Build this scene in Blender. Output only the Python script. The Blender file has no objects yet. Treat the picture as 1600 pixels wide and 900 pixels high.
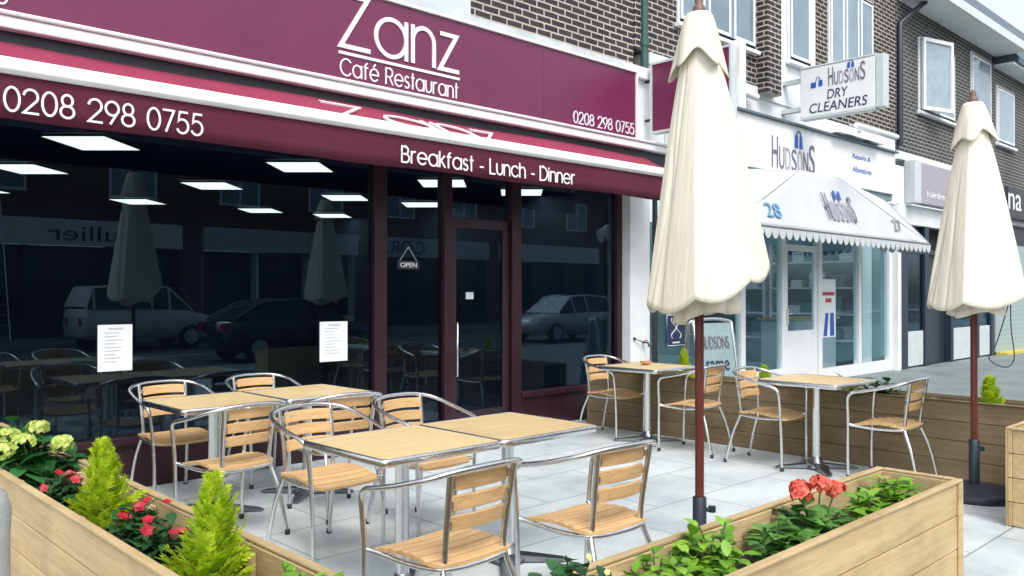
import bpy, bmesh, math, random
from math import sin, cos, pi, radians, sqrt, atan2
from mathutils import Vector, Matrix
random.seed(7)
S = bpy.context.scene
COL = S.collection

# ------------------------------------------------------------------ camera, sky, sun, exposure
CAM_Z, FPX, HOR = 1.45, 1313.0, 457.0
HEAD = radians(43.6)
FX, FY = sin(HEAD), cos(HEAD)
cd = bpy.data.cameras.new('camera'); cam = bpy.data.objects.new('camera', cd); COL.objects.link(cam)
cam.location = (0, 0, CAM_Z); cd.sensor_width = 36; cd.lens = FPX / 1600 * 36
cam.rotation_euler = (radians(90) + (HOR - 450) / FPX, 0, -HEAD)
cd.clip_start = 0.05; cd.clip_end = 500
S.camera = cam
W = bpy.data.worlds.new('World'); S.world = W; W.use_nodes = True
wn = W.node_tree; bg = wn.nodes['Background']
sky = wn.nodes.new('ShaderNodeTexSky'); sky.sky_type = 'NISHITA'; sky.sun_disc = False
sky.sun_elevation = radians(52); sky.sun_rotation = radians(207)
sky.dust_density = 3.0; sky.air_density = 1.0
hsv = wn.nodes.new('ShaderNodeHueSaturation'); hsv.inputs['Saturation'].default_value = 0.42; hsv.inputs['Value'].default_value = 1.35
wn.links.new(sky.outputs[0], hsv.inputs['Color']); wn.links.new(hsv.outputs[0], bg.inputs['Color'])
bg.inputs['Strength'].default_value = 0.15
sl = bpy.data.lights.new('sun', 'SUN'); sl.energy = 0.9; sl.angle = radians(20); sl.color = (1, .98, .95)
sun = bpy.data.objects.new('sun', sl); COL.objects.link(sun)
sdir = Vector((-sin(radians(27)) * cos(radians(52)), -cos(radians(27)) * cos(radians(52)), sin(radians(52))))
sun.rotation_euler = sdir.to_track_quat('Z', 'Y').to_euler()
S.view_settings.view_transform = 'Standard'; S.view_settings.look = 'None'
S.view_settings.gamma = 1; S.view_settings.use_curve_mapping = False
S.view_settings.exposure = 0.6

def ray(px):
    u = (px - 800) / FPX
    return FX + FY * u, FY - FX * u
def onY(px, py, Y):
    a, b = ray(px); t = Y / b
    return Vector((a * t, Y, CAM_Z + t * (HOR - py) / FPX))
def onX(px, py, X):
    a, b = ray(px); t = X / a
    return Vector((X, b * t, CAM_Z + t * (HOR - py) / FPX))

# ------------------------------------------------------------------ materials
MATS = {}
def nt(name):
    m = bpy.data.materials.new(name); m.use_nodes = True
    return m, m.node_tree, m.node_tree.nodes['Principled BSDF']
def N(t, kind, **kw):
    n = t.nodes.new(kind)
    for k, v in kw.items():
        if k in n.inputs.keys(): n.inputs[k].default_value = v
        else: setattr(n, k, v)
    return n
def c4(c): return (c[0], c[1], c[2], 1)
def ramp(t, src, c0, c1, p0=.3, p1=.7):
    r = t.nodes.new('ShaderNodeValToRGB'); e = r.color_ramp.elements
    e[0].color = c4(c0); e[1].color = c4(c1); e[0].position = p0; e[1].position = p1
    t.links.new(src, r.inputs[0]); return r.outputs[0]
def bump(t, b, src, strength=.2, dist=.01):
    n = N(t, 'ShaderNodeBump', Strength=strength, Distance=dist)
    t.links.new(src, n.inputs['Height']); t.links.new(n.outputs[0], b.inputs['Normal'])
def mat(name, col, rough=.5, metal=0, var=.12, scale=6, bmp=0, coat=0, spec=.5):
    if name in MATS: return MATS[name]
    m, t, b = nt(name)
    tc = N(t, 'ShaderNodeTexCoord'); no = N(t, 'ShaderNodeTexNoise', Scale=scale, Detail=6, Roughness=.6)
    t.links.new(tc.outputs['Object'], no.inputs['Vector'])
    lo = tuple(x * (1 - var) for x in col); hi = tuple(min(1, x * (1 + var)) for x in col)
    t.links.new(ramp(t, no.outputs['Fac'], lo, hi), b.inputs['Base Color'])
    b.inputs['Metallic'].default_value = metal; b.inputs['Specular IOR Level'].default_value = spec
    mr = N(t, 'ShaderNodeMapRange'); mr.inputs[3].default_value = max(0, rough - .08); mr.inputs[4].default_value = min(1, rough + .1)
    t.links.new(no.outputs['Fac'], mr.inputs[0]); t.links.new(mr.outputs[0], b.inputs['Roughness'])
    if coat: b.inputs['Coat Weight'].default_value = coat; b.inputs['Coat Roughness'].default_value = .08
    if bmp:
        n2 = N(t, 'ShaderNodeTexNoise', Scale=scale * 8, Detail=4)
        t.links.new(tc.outputs['Object'], n2.inputs['Vector']); bump(t, b, n2.outputs['Fac'], bmp)
    MATS[name] = m; return m
def wood(name, c0, c1, axis='x', scale=1.0, rough=.6, dark=None):
    if name in MATS: return MATS[name]
    m, t, b = nt(name)
    tc = N(t, 'ShaderNodeTexCoord'); mp = N(t, 'ShaderNodeMapping')
    oi = N(t, 'ShaderNodeObjectInfo')
    ad = N(t, 'ShaderNodeVectorMath', operation='MULTIPLY_ADD'); ad.inputs[1].default_value = (1, 1, 1)
    cx = N(t, 'ShaderNodeCombineXYZ'); mu = N(t, 'ShaderNodeMath', operation='MULTIPLY'); mu.inputs[1].default_value = 31
    t.links.new(oi.outputs['Random'], mu.inputs[0]); t.links.new(mu.outputs[0], cx.inputs[0]); t.links.new(mu.outputs[0], cx.inputs[1])
    t.links.new(tc.outputs['Object'], ad.inputs[0]); t.links.new(cx.outputs[0], ad.inputs[2]); t.links.new(ad.outputs[0], mp.inputs['Vector'])
    sc = {'x': (.7, 17, 17), 'y': (17, .7, 17), 'z': (17, 17, .7)}[axis]
    mp.inputs['Scale'].default_value = tuple(s * scale for s in sc)
    n1 = N(t, 'ShaderNodeTexNoise', Scale=2.2, Detail=8, Roughness=.62, Distortion=.7)
    n2 = N(t, 'ShaderNodeTexNoise', Scale=9, Detail=4, Roughness=.6)
    t.links.new(mp.outputs[0], n1.inputs['Vector']); t.links.new(mp.outputs[0], n2.inputs['Vector'])
    a = ramp(t, n1.outputs['Fac'], c0, c1, .32, .66)
    d = dark or tuple(x * .75 for x in c0)
    mx = N(t, 'ShaderNodeMix', data_type='RGBA'); 
    f = ramp(t, n2.outputs['Fac'], (0, 0, 0), (.55, .55, .55), .52, .72)
    t.links.new(f, mx.inputs[0]); t.links.new(a, mx.inputs[6]); mx.inputs[7].default_value = c4(d)
    ge = N(t, 'ShaderNodeNewGeometry'); sm = N(t, 'ShaderNodeMath', operation='ADD')
    t.links.new(ge.outputs['Random Per Island'], sm.inputs[0]); t.links.new(oi.outputs['Random'], sm.inputs[1])
    tone = ramp(t, sm.outputs[0], (.80, .79, .77), (1.08, 1.07, 1.05), .0, 1.0)
    n3 = N(t, 'ShaderNodeTexNoise', Scale=2.3, Detail=5, Roughness=.6); t.links.new(ad.outputs[0], n3.inputs['Vector'])
    wr_ = ramp(t, n3.outputs['Fac'], (.80, .79, .78), (1.04, 1.04, 1.04), .34, .56)
    k1 = N(t, 'ShaderNodeMix', data_type='RGBA', blend_type='MULTIPLY'); k1.inputs[0].default_value = 1
    k2 = N(t, 'ShaderNodeMix', data_type='RGBA', blend_type='MULTIPLY'); k2.inputs[0].default_value = 1 if scale < 1.2 else .45
    t.links.new(mx.outputs[2], k1.inputs[6]); t.links.new(tone, k1.inputs[7]); t.links.new(k1.outputs[2], k2.inputs[6]); t.links.new(wr_, k2.inputs[7])
    t.links.new(k2.outputs[2], b.inputs['Base Color']); b.inputs['Roughness'].default_value = rough
    b.inputs['Specular IOR Level'].default_value = .35
    bump(t, b, n2.outputs['Fac'], .12, .004)
    MATS[name] = m; return m
def brick(name, c1, c2, mortar, bw=.225, rh=.075, ms=.009, painted=False):
    if name in MATS: return MATS[name]
    m, t, b = nt(name)
    g = N(t, 'ShaderNodeNewGeometry'); sp = N(t, 'ShaderNodeSeparateXYZ'); sn = N(t, 'ShaderNodeSeparateXYZ')
    t.links.new(g.outputs['Position'], sp.inputs[0]); t.links.new(g.outputs['True Normal'], sn.inputs[0])
    ab = N(t, 'ShaderNodeMath', operation='ABSOLUTE'); gt = N(t, 'ShaderNodeMath', operation='GREATER_THAN'); gt.inputs[1].default_value = .5
    t.links.new(sn.outputs[0], ab.inputs[0]); t.links.new(ab.outputs[0], gt.inputs[0])
    mx = N(t, 'ShaderNodeMix'); t.links.new(gt.outputs[0], mx.inputs[0]); t.links.new(sp.outputs[0], mx.inputs[2]); t.links.new(sp.outputs[1], mx.inputs[3])
    cb = N(t, 'ShaderNodeCombineXYZ'); t.links.new(mx.outputs[0], cb.inputs[0]); t.links.new(sp.outputs[2], cb.inputs[1])
    nz = N(t, 'ShaderNodeTexNoise', Scale=5, Detail=3); t.links.new(g.outputs['Position'], nz.inputs['Vector'])
    ds = N(t, 'ShaderNodeVectorMath', operation='MULTIPLY_ADD'); ds.inputs[1].default_value = (.012, .012, 0)
    t.links.new(nz.outputs['Color'], ds.inputs[0]); t.links.new(cb.outputs[0], ds.inputs[2])
    br = N(t, 'ShaderNodeTexBrick', Scale=1); br.inputs['Brick Width'].default_value = bw; br.inputs['Row Height'].default_value = rh
    br.inputs['Mortar Size'].default_value = ms; br.inputs['Mortar Smooth'].default_value = .15; br.inputs['Bias'].default_value = -.1
    br.inputs['Color1'].default_value = c4(c1); br.inputs['Color2'].default_value = c4(c2); br.inputs['Mortar'].default_value = c4(mortar)
    t.links.new(ds.outputs[0], br.inputs['Vector'])
    n2 = N(t, 'ShaderNodeTexNoise', Scale=40, Detail=5); t.links.new(g.outputs['Position'], n2.inputs['Vector'])
    n3 = N(t, 'ShaderNodeTexNoise', Scale=.9, Detail=4); t.links.new(g.outputs['Position'], n3.inputs['Vector'])
    m1 = N(t, 'ShaderNodeMix', data_type='RGBA', blend_type='MULTIPLY'); m1.inputs[0].default_value = 1
    t.links.new(br.outputs['Color'], m1.inputs[6]); t.links.new(ramp(t, n2.outputs['Fac'], (.6, .6, .6), (1.15, 1.12, 1.1)), m1.inputs[7])
    m2 = N(t, 'ShaderNodeMix', data_type='RGBA', blend_type='MULTIPLY'); m2.inputs[0].default_value = 1
    t.links.new(m1.outputs[2], m2.inputs[6]); t.links.new(ramp(t, n3.outputs['Fac'], (.72, .74, .76), (1.1, 1.08, 1.05)), m2.inputs[7])
    t.links.new(m2.outputs[2], b.inputs['Base Color']); b.inputs['Roughness'].default_value = .85
    iv = N(t, 'ShaderNodeMath', operation='SUBTRACT'); iv.inputs[0].default_value = 1; t.links.new(br.outputs['Fac'], iv.inputs[1])
    bump(t, b, iv.outputs[0], .5, .008)
    MATS[name] = m; return m
def paving(name, col, tile=(.9, .6), joint=.006, jcol=(.25, .26, .26), var=.07, rough=.6, rot=0):
    if name in MATS: return MATS[name]
    m, t, b = nt(name)
    g = N(t, 'ShaderNodeNewGeometry'); mp = N(t, 'ShaderNodeMapping'); mp.inputs['Rotation'].default_value[2] = rot
    mp.inputs['Location'].default_value = (.31, .17, 0)
    t.links.new(g.outputs['Position'], mp.inputs['Vector'])
    br = N(t, 'ShaderNodeTexBrick', Scale=1); br.inputs['Brick Width'].default_value = tile[0]; br.inputs['Row Height'].default_value = tile[1]
    br.inputs['Mortar Size'].default_value = joint; br.inputs['Mortar Smooth'].default_value = .3
    br.inputs['Color1'].default_value = c4(tuple(x * (1 - var) for x in col)); br.inputs['Color2'].default_value = c4(tuple(min(1, x * (1 + var)) for x in col))
    br.inputs['Mortar'].default_value = c4(jcol); t.links.new(mp.outputs[0], br.inputs['Vector'])
    n1 = N(t, 'ShaderNodeTexNoise', Scale=1.7, Detail=8, Roughness=.65); t.links.new(g.outputs['Position'], n1.inputs['Vector'])
    n2 = N(t, 'ShaderNodeTexNoise', Scale=120, Detail=3); t.links.new(g.outputs['Position'], n2.inputs['Vector'])
    m1 = N(t, 'ShaderNodeMix', data_type='RGBA', blend_type='MULTIPLY'); m1.inputs[0].default_value = 1
    t.links.new(br.outputs['Color'], m1.inputs[6]); t.links.new(ramp(t, n1.outputs['Fac'], (.72, .75, .76), (1.04, 1.04, 1.03), .33, .58), m1.inputs[7])
    m2 = N(t, 'ShaderNodeMix', data_type='RGBA', blend_type='MULTIPLY'); m2.inputs[0].default_value = 1
    t.links.new(m1.outputs[2], m2.inputs[6]); t.links.new(ramp(t, n2.outputs['Fac'], (.9, .9, .9), (1.06, 1.06, 1.06)), m2.inputs[7])
    t.links.new(m2.outputs[2], b.inputs['Base Color'])
    mr = N(t, 'ShaderNodeMapRange'); mr.inputs[3].default_value = rough - .2; mr.inputs[4].default_value = rough + .2
    t.links.new(n1.outputs['Fac'], mr.inputs[0]); t.links.new(mr.outputs[0], b.inputs['Roughness'])
    iv = N(t, 'ShaderNodeMath', operation='SUBTRACT'); iv.inputs[0].default_value = 1; t.links.new(br.outputs['Fac'], iv.inputs[1])
    bump(t, b, iv.outputs[0], .3, .004)
    MATS[name] = m; return m
def glass(name, tint=(.5, .55, .6), rough=.0, refl=1.0):
    if name in MATS: return MATS[name]
    m = bpy.data.materials.new(name); m.use_nodes = True; t = m.node_tree
    t.nodes.remove(t.nodes['Principled BSDF']); out = t.nodes['Material Output']
    tr = N(t, 'ShaderNodeBsdfTransparent'); tr.inputs[0].default_value = c4(tint)
    gl = N(t, 'ShaderNodeBsdfGlossy', Roughness=rough); gl.inputs[0].default_value = (.62, .86, 1, 1)
    fr = N(t, 'ShaderNodeFresnel'); ge = N(t, 'ShaderNodeNewGeometry'); io = N(t, 'ShaderNodeMapRange')      # same reflectance on both faces of the sheet
    io.inputs[3].default_value = 1.5; io.inputs[4].default_value = 1 / 1.5; t.links.new(ge.outputs['Backfacing'], io.inputs[0]); t.links.new(io.outputs[0], fr.inputs['IOR'])
    mu = N(t, 'ShaderNodeMath', operation='MULTIPLY'); mu.inputs[1].default_value = 1.05 * refl
    mu.use_clamp = True
    t.links.new(fr.outputs[0], mu.inputs[0])
    mx = N(t, 'ShaderNodeMixShader'); t.links.new(mu.outputs[0], mx.inputs[0]); t.links.new(tr.outputs[0], mx.inputs[1]); t.links.new(gl.outputs[0], mx.inputs[2])
    t.links.new(mx.outputs[0], out.inputs[0]); MATS[name] = m; return m
def emit(name, col, s):
    if name in MATS: return MATS[name]
    m, t, b = nt(name); b.inputs['Base Color'].default_value = c4(col)
    b.inputs['Emission Color'].default_value = c4(col); b.inputs['Emission Strength'].default_value = s
    MATS[name] = m; return m
def leafmat(name, c0, c1, rough=.45, trans=.25):
    if name in MATS: return MATS[name]
    m, t, b = nt(name)
    g = N(t, 'ShaderNodeNewGeometry')
    no = N(t, 'ShaderNodeTexNoise', Scale=25, Detail=3); t.links.new(g.outputs['Position'], no.inputs['Vector'])
    ad = N(t, 'ShaderNodeMath', operation='MULTIPLY_ADD'); ad.inputs[1].default_value = .6
    ad2 = N(t, 'ShaderNodeMath', operation='MULTIPLY'); ad2.inputs[1].default_value = .4
    t.links.new(no.outputs['Fac'], ad2.inputs[0]); t.links.new(g.outputs['Random Per Island'], ad.inputs[0]); t.links.new(ad2.outputs[0], ad.inputs[2])
    cr = ramp(t, ad.outputs[0], c0, c1, .15, .85)
    t.links.new(cr, b.inputs['Base Color']); b.inputs['Roughness'].default_value = rough
    tl = N(t, 'ShaderNodeBsdfTranslucent'); t.links.new(cr, tl.inputs[0])
    mx = N(t, 'ShaderNodeMixShader'); mx.inputs[0].default_value = trans
    out = t.nodes['Material Output']; t.links.new(b.outputs[0], mx.inputs[1]); t.links.new(tl.outputs[0], mx.inputs[2]); t.links.new(mx.outputs[0], out.inputs[0])
    MATS[name] = m; return m

# ------------------------------------------------------------------ mesh helpers
class MB:
    def __init__(s): s.v = []; s.f = []; s.sm = []
    def add(s, vs, fs, smooth=False):
        o = len(s.v); s.v += [tuple(v) for v in vs]
        s.f += [tuple(i + o for i in f) for f in fs]; s.sm += [smooth] * len(fs); return s
    def box(s, x0, x1, y0, y1, z0, z1):
        if x0 > x1: x0, x1 = x1, x0
        if y0 > y1: y0, y1 = y1, y0
        if z0 > z1: z0, z1 = z1, z0
        return s.add([(x0, y0, z0), (x1, y0, z0), (x1, y1, z0), (x0, y1, z0), (x0, y0, z1), (x1, y0, z1), (x1, y1, z1), (x0, y1, z1)],
                     [(0, 3, 2, 1), (4, 5, 6, 7), (0, 1, 5, 4), (1, 2, 6, 5), (2, 3, 7, 6), (3, 0, 4, 7)])
    def quad(s, a, b, c, d): return s.add([a, b, c, d], [(0, 1, 2, 3)])
    def poly(s, pts, ext):                       # polygon pts extruded by vector ext
        n = len(pts); e = Vector(ext); P = [Vector(p) for p in pts]
        return s.add(P + [p + e for p in P], [tuple(range(n))[::-1], tuple(range(n, 2 * n))] + [(i, (i + 1) % n, n + (i + 1) % n, n + i) for i in range(n)])
    def tube(s, path, r, n=10, closed=False, flat=None):
        P = [Vector(p) for p in path]; m = len(P); vs = []; fs = []
        T = []
        for i in range(m):
            a = P[(i - 1) % m] if (closed or i > 0) else P[i]; b = P[(i + 1) % m] if (closed or i < m - 1) else P[i]
            T.append((b - a).normalized())
        up = Vector((0, 0, 1)) if abs(T[0].z) < .9 else Vector((0, 1, 0))
        u = (up - T[0] * up.dot(T[0])).normalized()
        for i in range(m):
            u = (u - T[i] * u.dot(T[i]))
            u = u.normalized() if u.length > 1e-6 else Vector((1, 0, 0))
            w = T[i].cross(u); rr = r[i] if isinstance(r, (list, tuple)) else r
            for k in range(n):
                a = 2 * pi * k / n; vs.append(P[i] + u * (cos(a) * rr) + w * (sin(a) * rr))
        for i in range(m if closed else m - 1):
            j = (i + 1) % m
            for k in range(n): fs.append((i * n + k, i * n + (k + 1) % n, j * n + (k + 1) % n, j * n + k))
        s.add(vs, fs, True)
        if not closed:
            s.add(vs[:n], [tuple(range(n))[::-1]]); s.add(vs[-n:], [tuple(range(n))])
        return s
    def lathe(s, prof, c=(0, 0, 0), n=24, smooth=True):
        vs = []; fs = []; m = len(prof)
        for r, z in prof:
            for k in range(n):
                a = 2 * pi * k / n; vs.append((c[0] + r * cos(a), c[1] + r * sin(a), c[2] + z))
        for i in range(m - 1):
            for k in range(n): fs.append((i * n + k, i * n + (k + 1) % n, (i + 1) * n + (k + 1) % n, (i + 1) * n + k))
        s.add(vs, fs, smooth)
        s.add(vs[:n], [tuple(range(n))[::-1]]); s.add(vs[-n:], [tuple(range(n))]); return s
    def build(s, name, m, parent=None, bevel=0, solid=0, loc=None):
        me = bpy.data.meshes.new(name); me.from_pydata(s.v, [], s.f); me.update()
        me.polygons.foreach_set('use_smooth', s.sm)
        o = bpy.data.objects.new(name, me); COL.objects.link(o)
        if m: me.materials.append(m)
        if parent is not None: o.parent = parent
        if loc: o.location = loc
        if bevel:
            b = o.modifiers.new('bevel', 'BEVEL'); b.width = bevel; b.segments = 2; b.limit_method = 'ANGLE'; b.angle_limit = radians(40)
        if solid:
            d = o.modifiers.new('solid', 'SOLIDIFY'); d.thickness = solid; d.offset = 0
        return o
def spline(pts, k=6, closed=False):
    P = [Vector(p) for p in pts]; n = len(P); out = []
    for i in range(n if closed else n - 1):
        g = (lambda j: P[j % n]) if closed else (lambda j: P[min(max(j, 0), n - 1)])
        a, b, c, d = g(i - 1), g(i), g(i + 1), g(i + 2)
        for q in range(k):
            t = q / k
            out.append(.5 * ((2 * b) + (c - a) * t + (2 * a - 5 * b + 4 * c - d) * t * t + (3 * b - a - 3 * c + d) * t ** 3))
    if not closed: out.append(P[-1])
    return out
def tag(o, label=None, cat=None, group=None, kind=None):
    if label: o['label'] = label
    if cat: o['category'] = cat
    if group: o['group'] = group
    if kind: o['kind'] = kind
    return o
def thing(name, label, cat, loc=(0, 0, 0), rz=0, group=None):
    o = bpy.data.objects.new(name, None); COL.objects.link(o); o.empty_display_size = .2
    o.location = loc; o.rotation_euler = (0, 0, rz); return tag(o, label, cat, group)
def dup(root, loc, rz, label, group=None):
    r = root.copy(); COL.objects.link(r); r.location = loc; r.rotation_euler = (0, 0, rz); r['label'] = label
    if group: r['group'] = group
    for ch in list(root.children):
        c = ch.copy(); COL.objects.link(c); c.parent = r
        for g in list(ch.children):
            d = g.copy(); COL.objects.link(d); d.parent = c
    return r
def struct(name, mb, m): return tag(mb.build(name, m), kind='structure')

# ------------------------------------------------------------------ lettering
def arc(cx, cy, rx, ry, a0, a1, n=16): return [(cx + rx * cos(radians(a0 + (a1 - a0) * i / n)), cy + ry * sin(radians(a0 + (a1 - a0) * i / n))) for i in range(n + 1)]
def glyphs():
    g = {}
    g['Z'] = (.66, [[(.02, 1), (.62, 1), (0, 0), (.66, 0)]])
    g['z'] = (.5, [[(.02, .75), (.46, .75), (0, 0), (.5, 0)]])
    circ = arc(.375, .375, .375, .375, 0, 360, 28)
    g['a'] = (.76, [circ, [(.75, .75), (.75, 0)]])
    arch = arc(.28, .46, .28, .29, 180, 0, 12) + [(.56, 0)]
    g['n'] = (.56, [[(0, 0), (0, .75)], arch]); g['h'] = (.56, [[(0, 0), (0, 1)], arch])
    g['u'] = (.56, [[(0, .75)] + arc(.28, .29, .28, .29, 180, 360, 12) + [(.56, .75)]])
    g['C'] = (.88, [arc(.5, .5, .5, .5, 42, 318, 26)]); g['c'] = (.66, [arc(.375, .375, .375, .375, 42, 318, 22)])
    e = [[(0, .375), (.75, .375)], arc(.375, .375, .375, .375, 0, 318, 24)]
    g['e'] = (.75, e); g['é'] = (.75, e + [[(.3, .86), (.46, 1.04)]])
    g['f'] = (.36, [[(.13, 0), (.13, .78)] + arc(.33, .8, .2, .2, 180, 95, 6), [(0, .73), (.33, .73)]])
    g['t'] = (.3, [[(.14, 0), (.14, 1)], [(0, .73), (.3, .73)]])
    sS = arc(.2, .56, .18, .19, 35, 270, 10) + arc(.2, .185, .2, .185, 90, -150, 10)
    g['s'] = (.42, [sS]); g['r'] = (.34, [[(0, 0), (0, .75)], arc(.26, .46, .26, .29, 180, 75, 7)])
    g['R'] = (.64, [[(0, 0), (0, 1), (.34, 1)] + arc(.34, .735, .27, .265, 90, -90, 10) + [(0, .47)], [(.3, .47), (.64, 0)]])
    g['B'] = (.6, [[(0, 0), (0, 1), (.28, 1)] + arc(.28, .765, .24, .235, 90, -90, 10) + [(0, .53)], [(.28, .53)] + arc(.3, .265, .3, .265, 90, -90, 10) + [(0, 0)]])
    g['k'] = (.46, [[(0, 0), (0, 1)], [(.42, .75), (0, .3)], [(.13, .42), (.46, 0)]])
    g['L'] = (.48, [[(0, 1), (0, 0), (.48, 0)]]); g['i'] = (.02, [[(0, 0), (0, .75)], [(0, .9), (0, .98)]]); g['-'] = (.3, [[(0, .36), (.3, .36)]])
    g['D'] = (.78, [[(0, 0), (0, 1), (.28, 1)] + arc(.28, .5, .5, .5, 90, -90, 16) + [(0, 0)]])
    g['0'] = (.58, [arc(.29, .5, .29, .5, 0, 360, 26)])
    g['2'] = (.58, [arc(.28, .71, .28, .29, 170, -38, 14) + [(0, 0), (.58, 0)]])
    g['8'] = (.56, [arc(.28, .75, .22, .25, 0, 360, 22), arc(.28, .26, .28, .26, 0, 360, 22)])
    g['9'] = (.58, [arc(.29, .69, .29, .31, 0, 360, 22), [(.56, .58), (.22, 0)]])
    g['7'] = (.52, [[(0, 1), (.52, 1), (.14, 0)]])
    g['5'] = (.56, [[(.5, 1), (.13, 1), (.06, .56)] + arc(.26, .33, .29, .33, 128, -150, 16)])
    g[' '] = (.3, [])
    return g
GL = glyphs()
def lettering(text, o, ex, ey, width, height, name, m, parent, weight=.1, depth=.006, gap=.16):
    """stroke letters on the plane o + x*ex + y*ey"""
    o, ex, ey = Vector(o), Vector(ex).normalized(), Vector(ey).normalized(); nn = ex.cross(ey)
    x = 0; strokes = []
    for ch in text:
        w, ss = GL[ch]
        for st in ss: strokes.append([(px + x, py) for px, py in st])
        x += w + gap
    sx = width / (x - gap); mb = MB(); hw = weight * height / 2
    for k, st in enumerate(strokes):
        P = [Vector((a * sx, b * height)) for a, b in st]; cl = (P[0] - P[-1]).length < 1e-4
        if cl: P = P[:-1]
        n = len(P); L = []; R = []
        for i in range(n):
            a = P[i - 1] if (i > 0 or cl) else None; b = P[(i + 1) % n] if (i < n - 1 or cl) else None
            d0 = (P[i] - a).normalized() if a is not None else (b - P[i]).normalized()
            d1 = (b - P[i]).normalized() if b is not None else d0
            n0 = Vector((-d0.y, d0.x)); n1 = Vector((-d1.y, d1.x)); mm = (n0 + n1); mm = mm.normalized() if mm.length > .2 else n0
            q = hw / max(.45, mm.dot(n0)); 
            ext = Vector((0, 0))
            if a is None: ext = -d0 * hw * .6
            if b is None: ext = d1 * hw * .6
            L.append(P[i] + mm * q + ext); R.append(P[i] - mm * q + ext)
        dz = depth + (k % 7) * .0004
        def W3(p, z): return o + ex * p.x + ey * p.y + nn * z
        vs = [W3(p, dz) for p in L] + [W3(p, dz) for p in R] + [W3(p, 0) for p in L] + [W3(p, 0) for p in R]; fs = []
        for i in range(n if cl else n - 1):
            j = (i + 1) % n
            fs += [(i, n + i, n + j, j), (i, j, 2 * n + j, 2 * n + i), (n + i, 3 * n + i, 3 * n + j, n + j)]
        mb.add(vs, fs)
    return mb.build(name, m, parent)
def print_text(text, o, ex, ey, width, height, name, m, parent, depth=.006, shear=0):
    """built-in typeface, fitted to width x height on the plane"""
    cu = bpy.data.curves.new('t', 'FONT'); cu.body = text; cu.extrude = .02; cu.shear = shear
    ob = bpy.data.objects.new('t', cu); COL.objects.link(ob)
    dg = bpy.context.evaluated_depsgraph_get(); me = bpy.data.meshes.new_from_object(ob.evaluated_get(dg))
    bpy.data.objects.remove(ob); bpy.data.curves.remove(cu)
    xs = [v.co.x for v in me.vertices]; ys = [v.co.y for v in me.vertices]
    x0, x1, y0, y1 = min(xs), max(xs), min(ys), max(ys)
    o, ex, ey = Vector(o), Vector(ex).normalized(), Vector(ey).normalized(); nn = ex.cross(ey)
    for v in me.vertices:
        p = o + ex * ((v.co.x - x0) / (x1 - x0) * width) + ey * ((v.co.y - y0) / (y1 - y0) * height) + nn * (depth if v.co.z > 0 else 0)
        v.co = p
    me.materials.clear(); me.materials.append(m); me.name = name
    r = bpy.data.objects.new(name, me); COL.objects.link(r); r.parent = parent; return r

# ------------------------------------------------------------------ palette
M_white = mat('white paint', (.78, .80, .80), .5, var=.07, scale=2.2, bmp=.04)
M_render = mat('white render', (.74, .77, .78), .8, var=.1, scale=1.3, bmp=.15)
M_upvc = mat('white window plastic', (.8, .82, .83), .35, var=.03)
M_maroon = mat('maroon sign panel', (.150, .020, .068), .32, var=.12, scale=.9)
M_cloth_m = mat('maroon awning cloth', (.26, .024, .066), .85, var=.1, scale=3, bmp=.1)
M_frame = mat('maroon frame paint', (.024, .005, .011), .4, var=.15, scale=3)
M_val = mat('shaded maroon valance cloth', (.095, .008, .030), .85, var=.12, scale=2.5, bmp=.1)  # same cloth as the awning, darkened to paint in the valance's shade
M_letter = mat('white letter plastic', (.85, .85, .86), .4, var=.03)
M_dark = mat('dark plastic', (.02, .022, .026), .5, var=.2)
M_steel = mat('brushed aluminium', (.74, .75, .75), .24, 1, var=.06, scale=30)
M_steel2 = mat('cast base metal', (.3, .32, .34), .3, 1, var=.1, scale=20)
M_ash = wood('ash slats', (.50, .31, .14), (.66, .44, .22), 'x', 1.6, .5)
M_top = wood('table laminate', (.58, .44, .22), (.68, .53, .29), 'x', 1.3, .45)
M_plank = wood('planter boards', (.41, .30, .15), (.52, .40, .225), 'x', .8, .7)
M_plank_shade = wood('shaded planter boards', (.145, .11, .06), (.215, .16, .092), 'x', .8, .7)  # planter boards with the awning's shade put into the colour
M_batten = wood('planter battens', (.42, .31, .16), (.52, .40, .22), 'z', 1, .7)
M_soil = mat('potting soil', (.025, .02, .016), .95, var=.5, scale=30, bmp=.8)
M_canvas = mat('cream canvas', (.74, .70, .575), .9, var=.045, scale=2.5)
_t = M_canvas.node_tree; _tc = N(_t, 'ShaderNodeTexCoord'); _mp = N(_t, 'ShaderNodeMapping'); _mp.inputs['Scale'].default_value = (22, 22, 2.6)
_n = N(_t, 'ShaderNodeTexNoise', Scale=1.0, Detail=5, Distortion=.8); _t.links.new(_tc.outputs['Object'], _mp.inputs['Vector']); _t.links.new(_mp.outputs[0], _n.inputs['Vector'])
bump(_t, _t.nodes['Principled BSDF'], _n.outputs['Fac'], .55, .012)
M_pole = wood('mahogany pole', (.07, .018, .014), (.13, .034, .024), 'z', 2, .35)
M_iron = mat('navy painted iron', (.016, .024, .04), .45, var=.2, scale=8)
M_brick = brick('dark stock brick', (.050, .040, .040), (.026, .026, .033), (.54, .50, .44), ms=.010)
M_brick2 = brick('grey brown brick', (.075, .066, .06), (.045, .045, .048), (.36, .38, .36), ms=.009)
M_brick3 = brick('opposite red brick', (.16, .08, .055), (.12, .06, .045), (.32, .28, .24))
M_tile = mat('slate roof', (.09, .13, .15), .7, var=.2, scale=5, bmp=.3)
M_glass = glass('shop glass', (.62, .68, .74), refl=1.0)
M_glass2 = glass('clear glass', (.88, .95, .96), refl=.9)
M_wglass = mat('upper window glass', (.20, .28, .33), .05, 0, var=.25, scale=.7, spec=.9)
M_navy = mat('navy shopfront', (.018, .03, .05), .4, var=.2)
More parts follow.
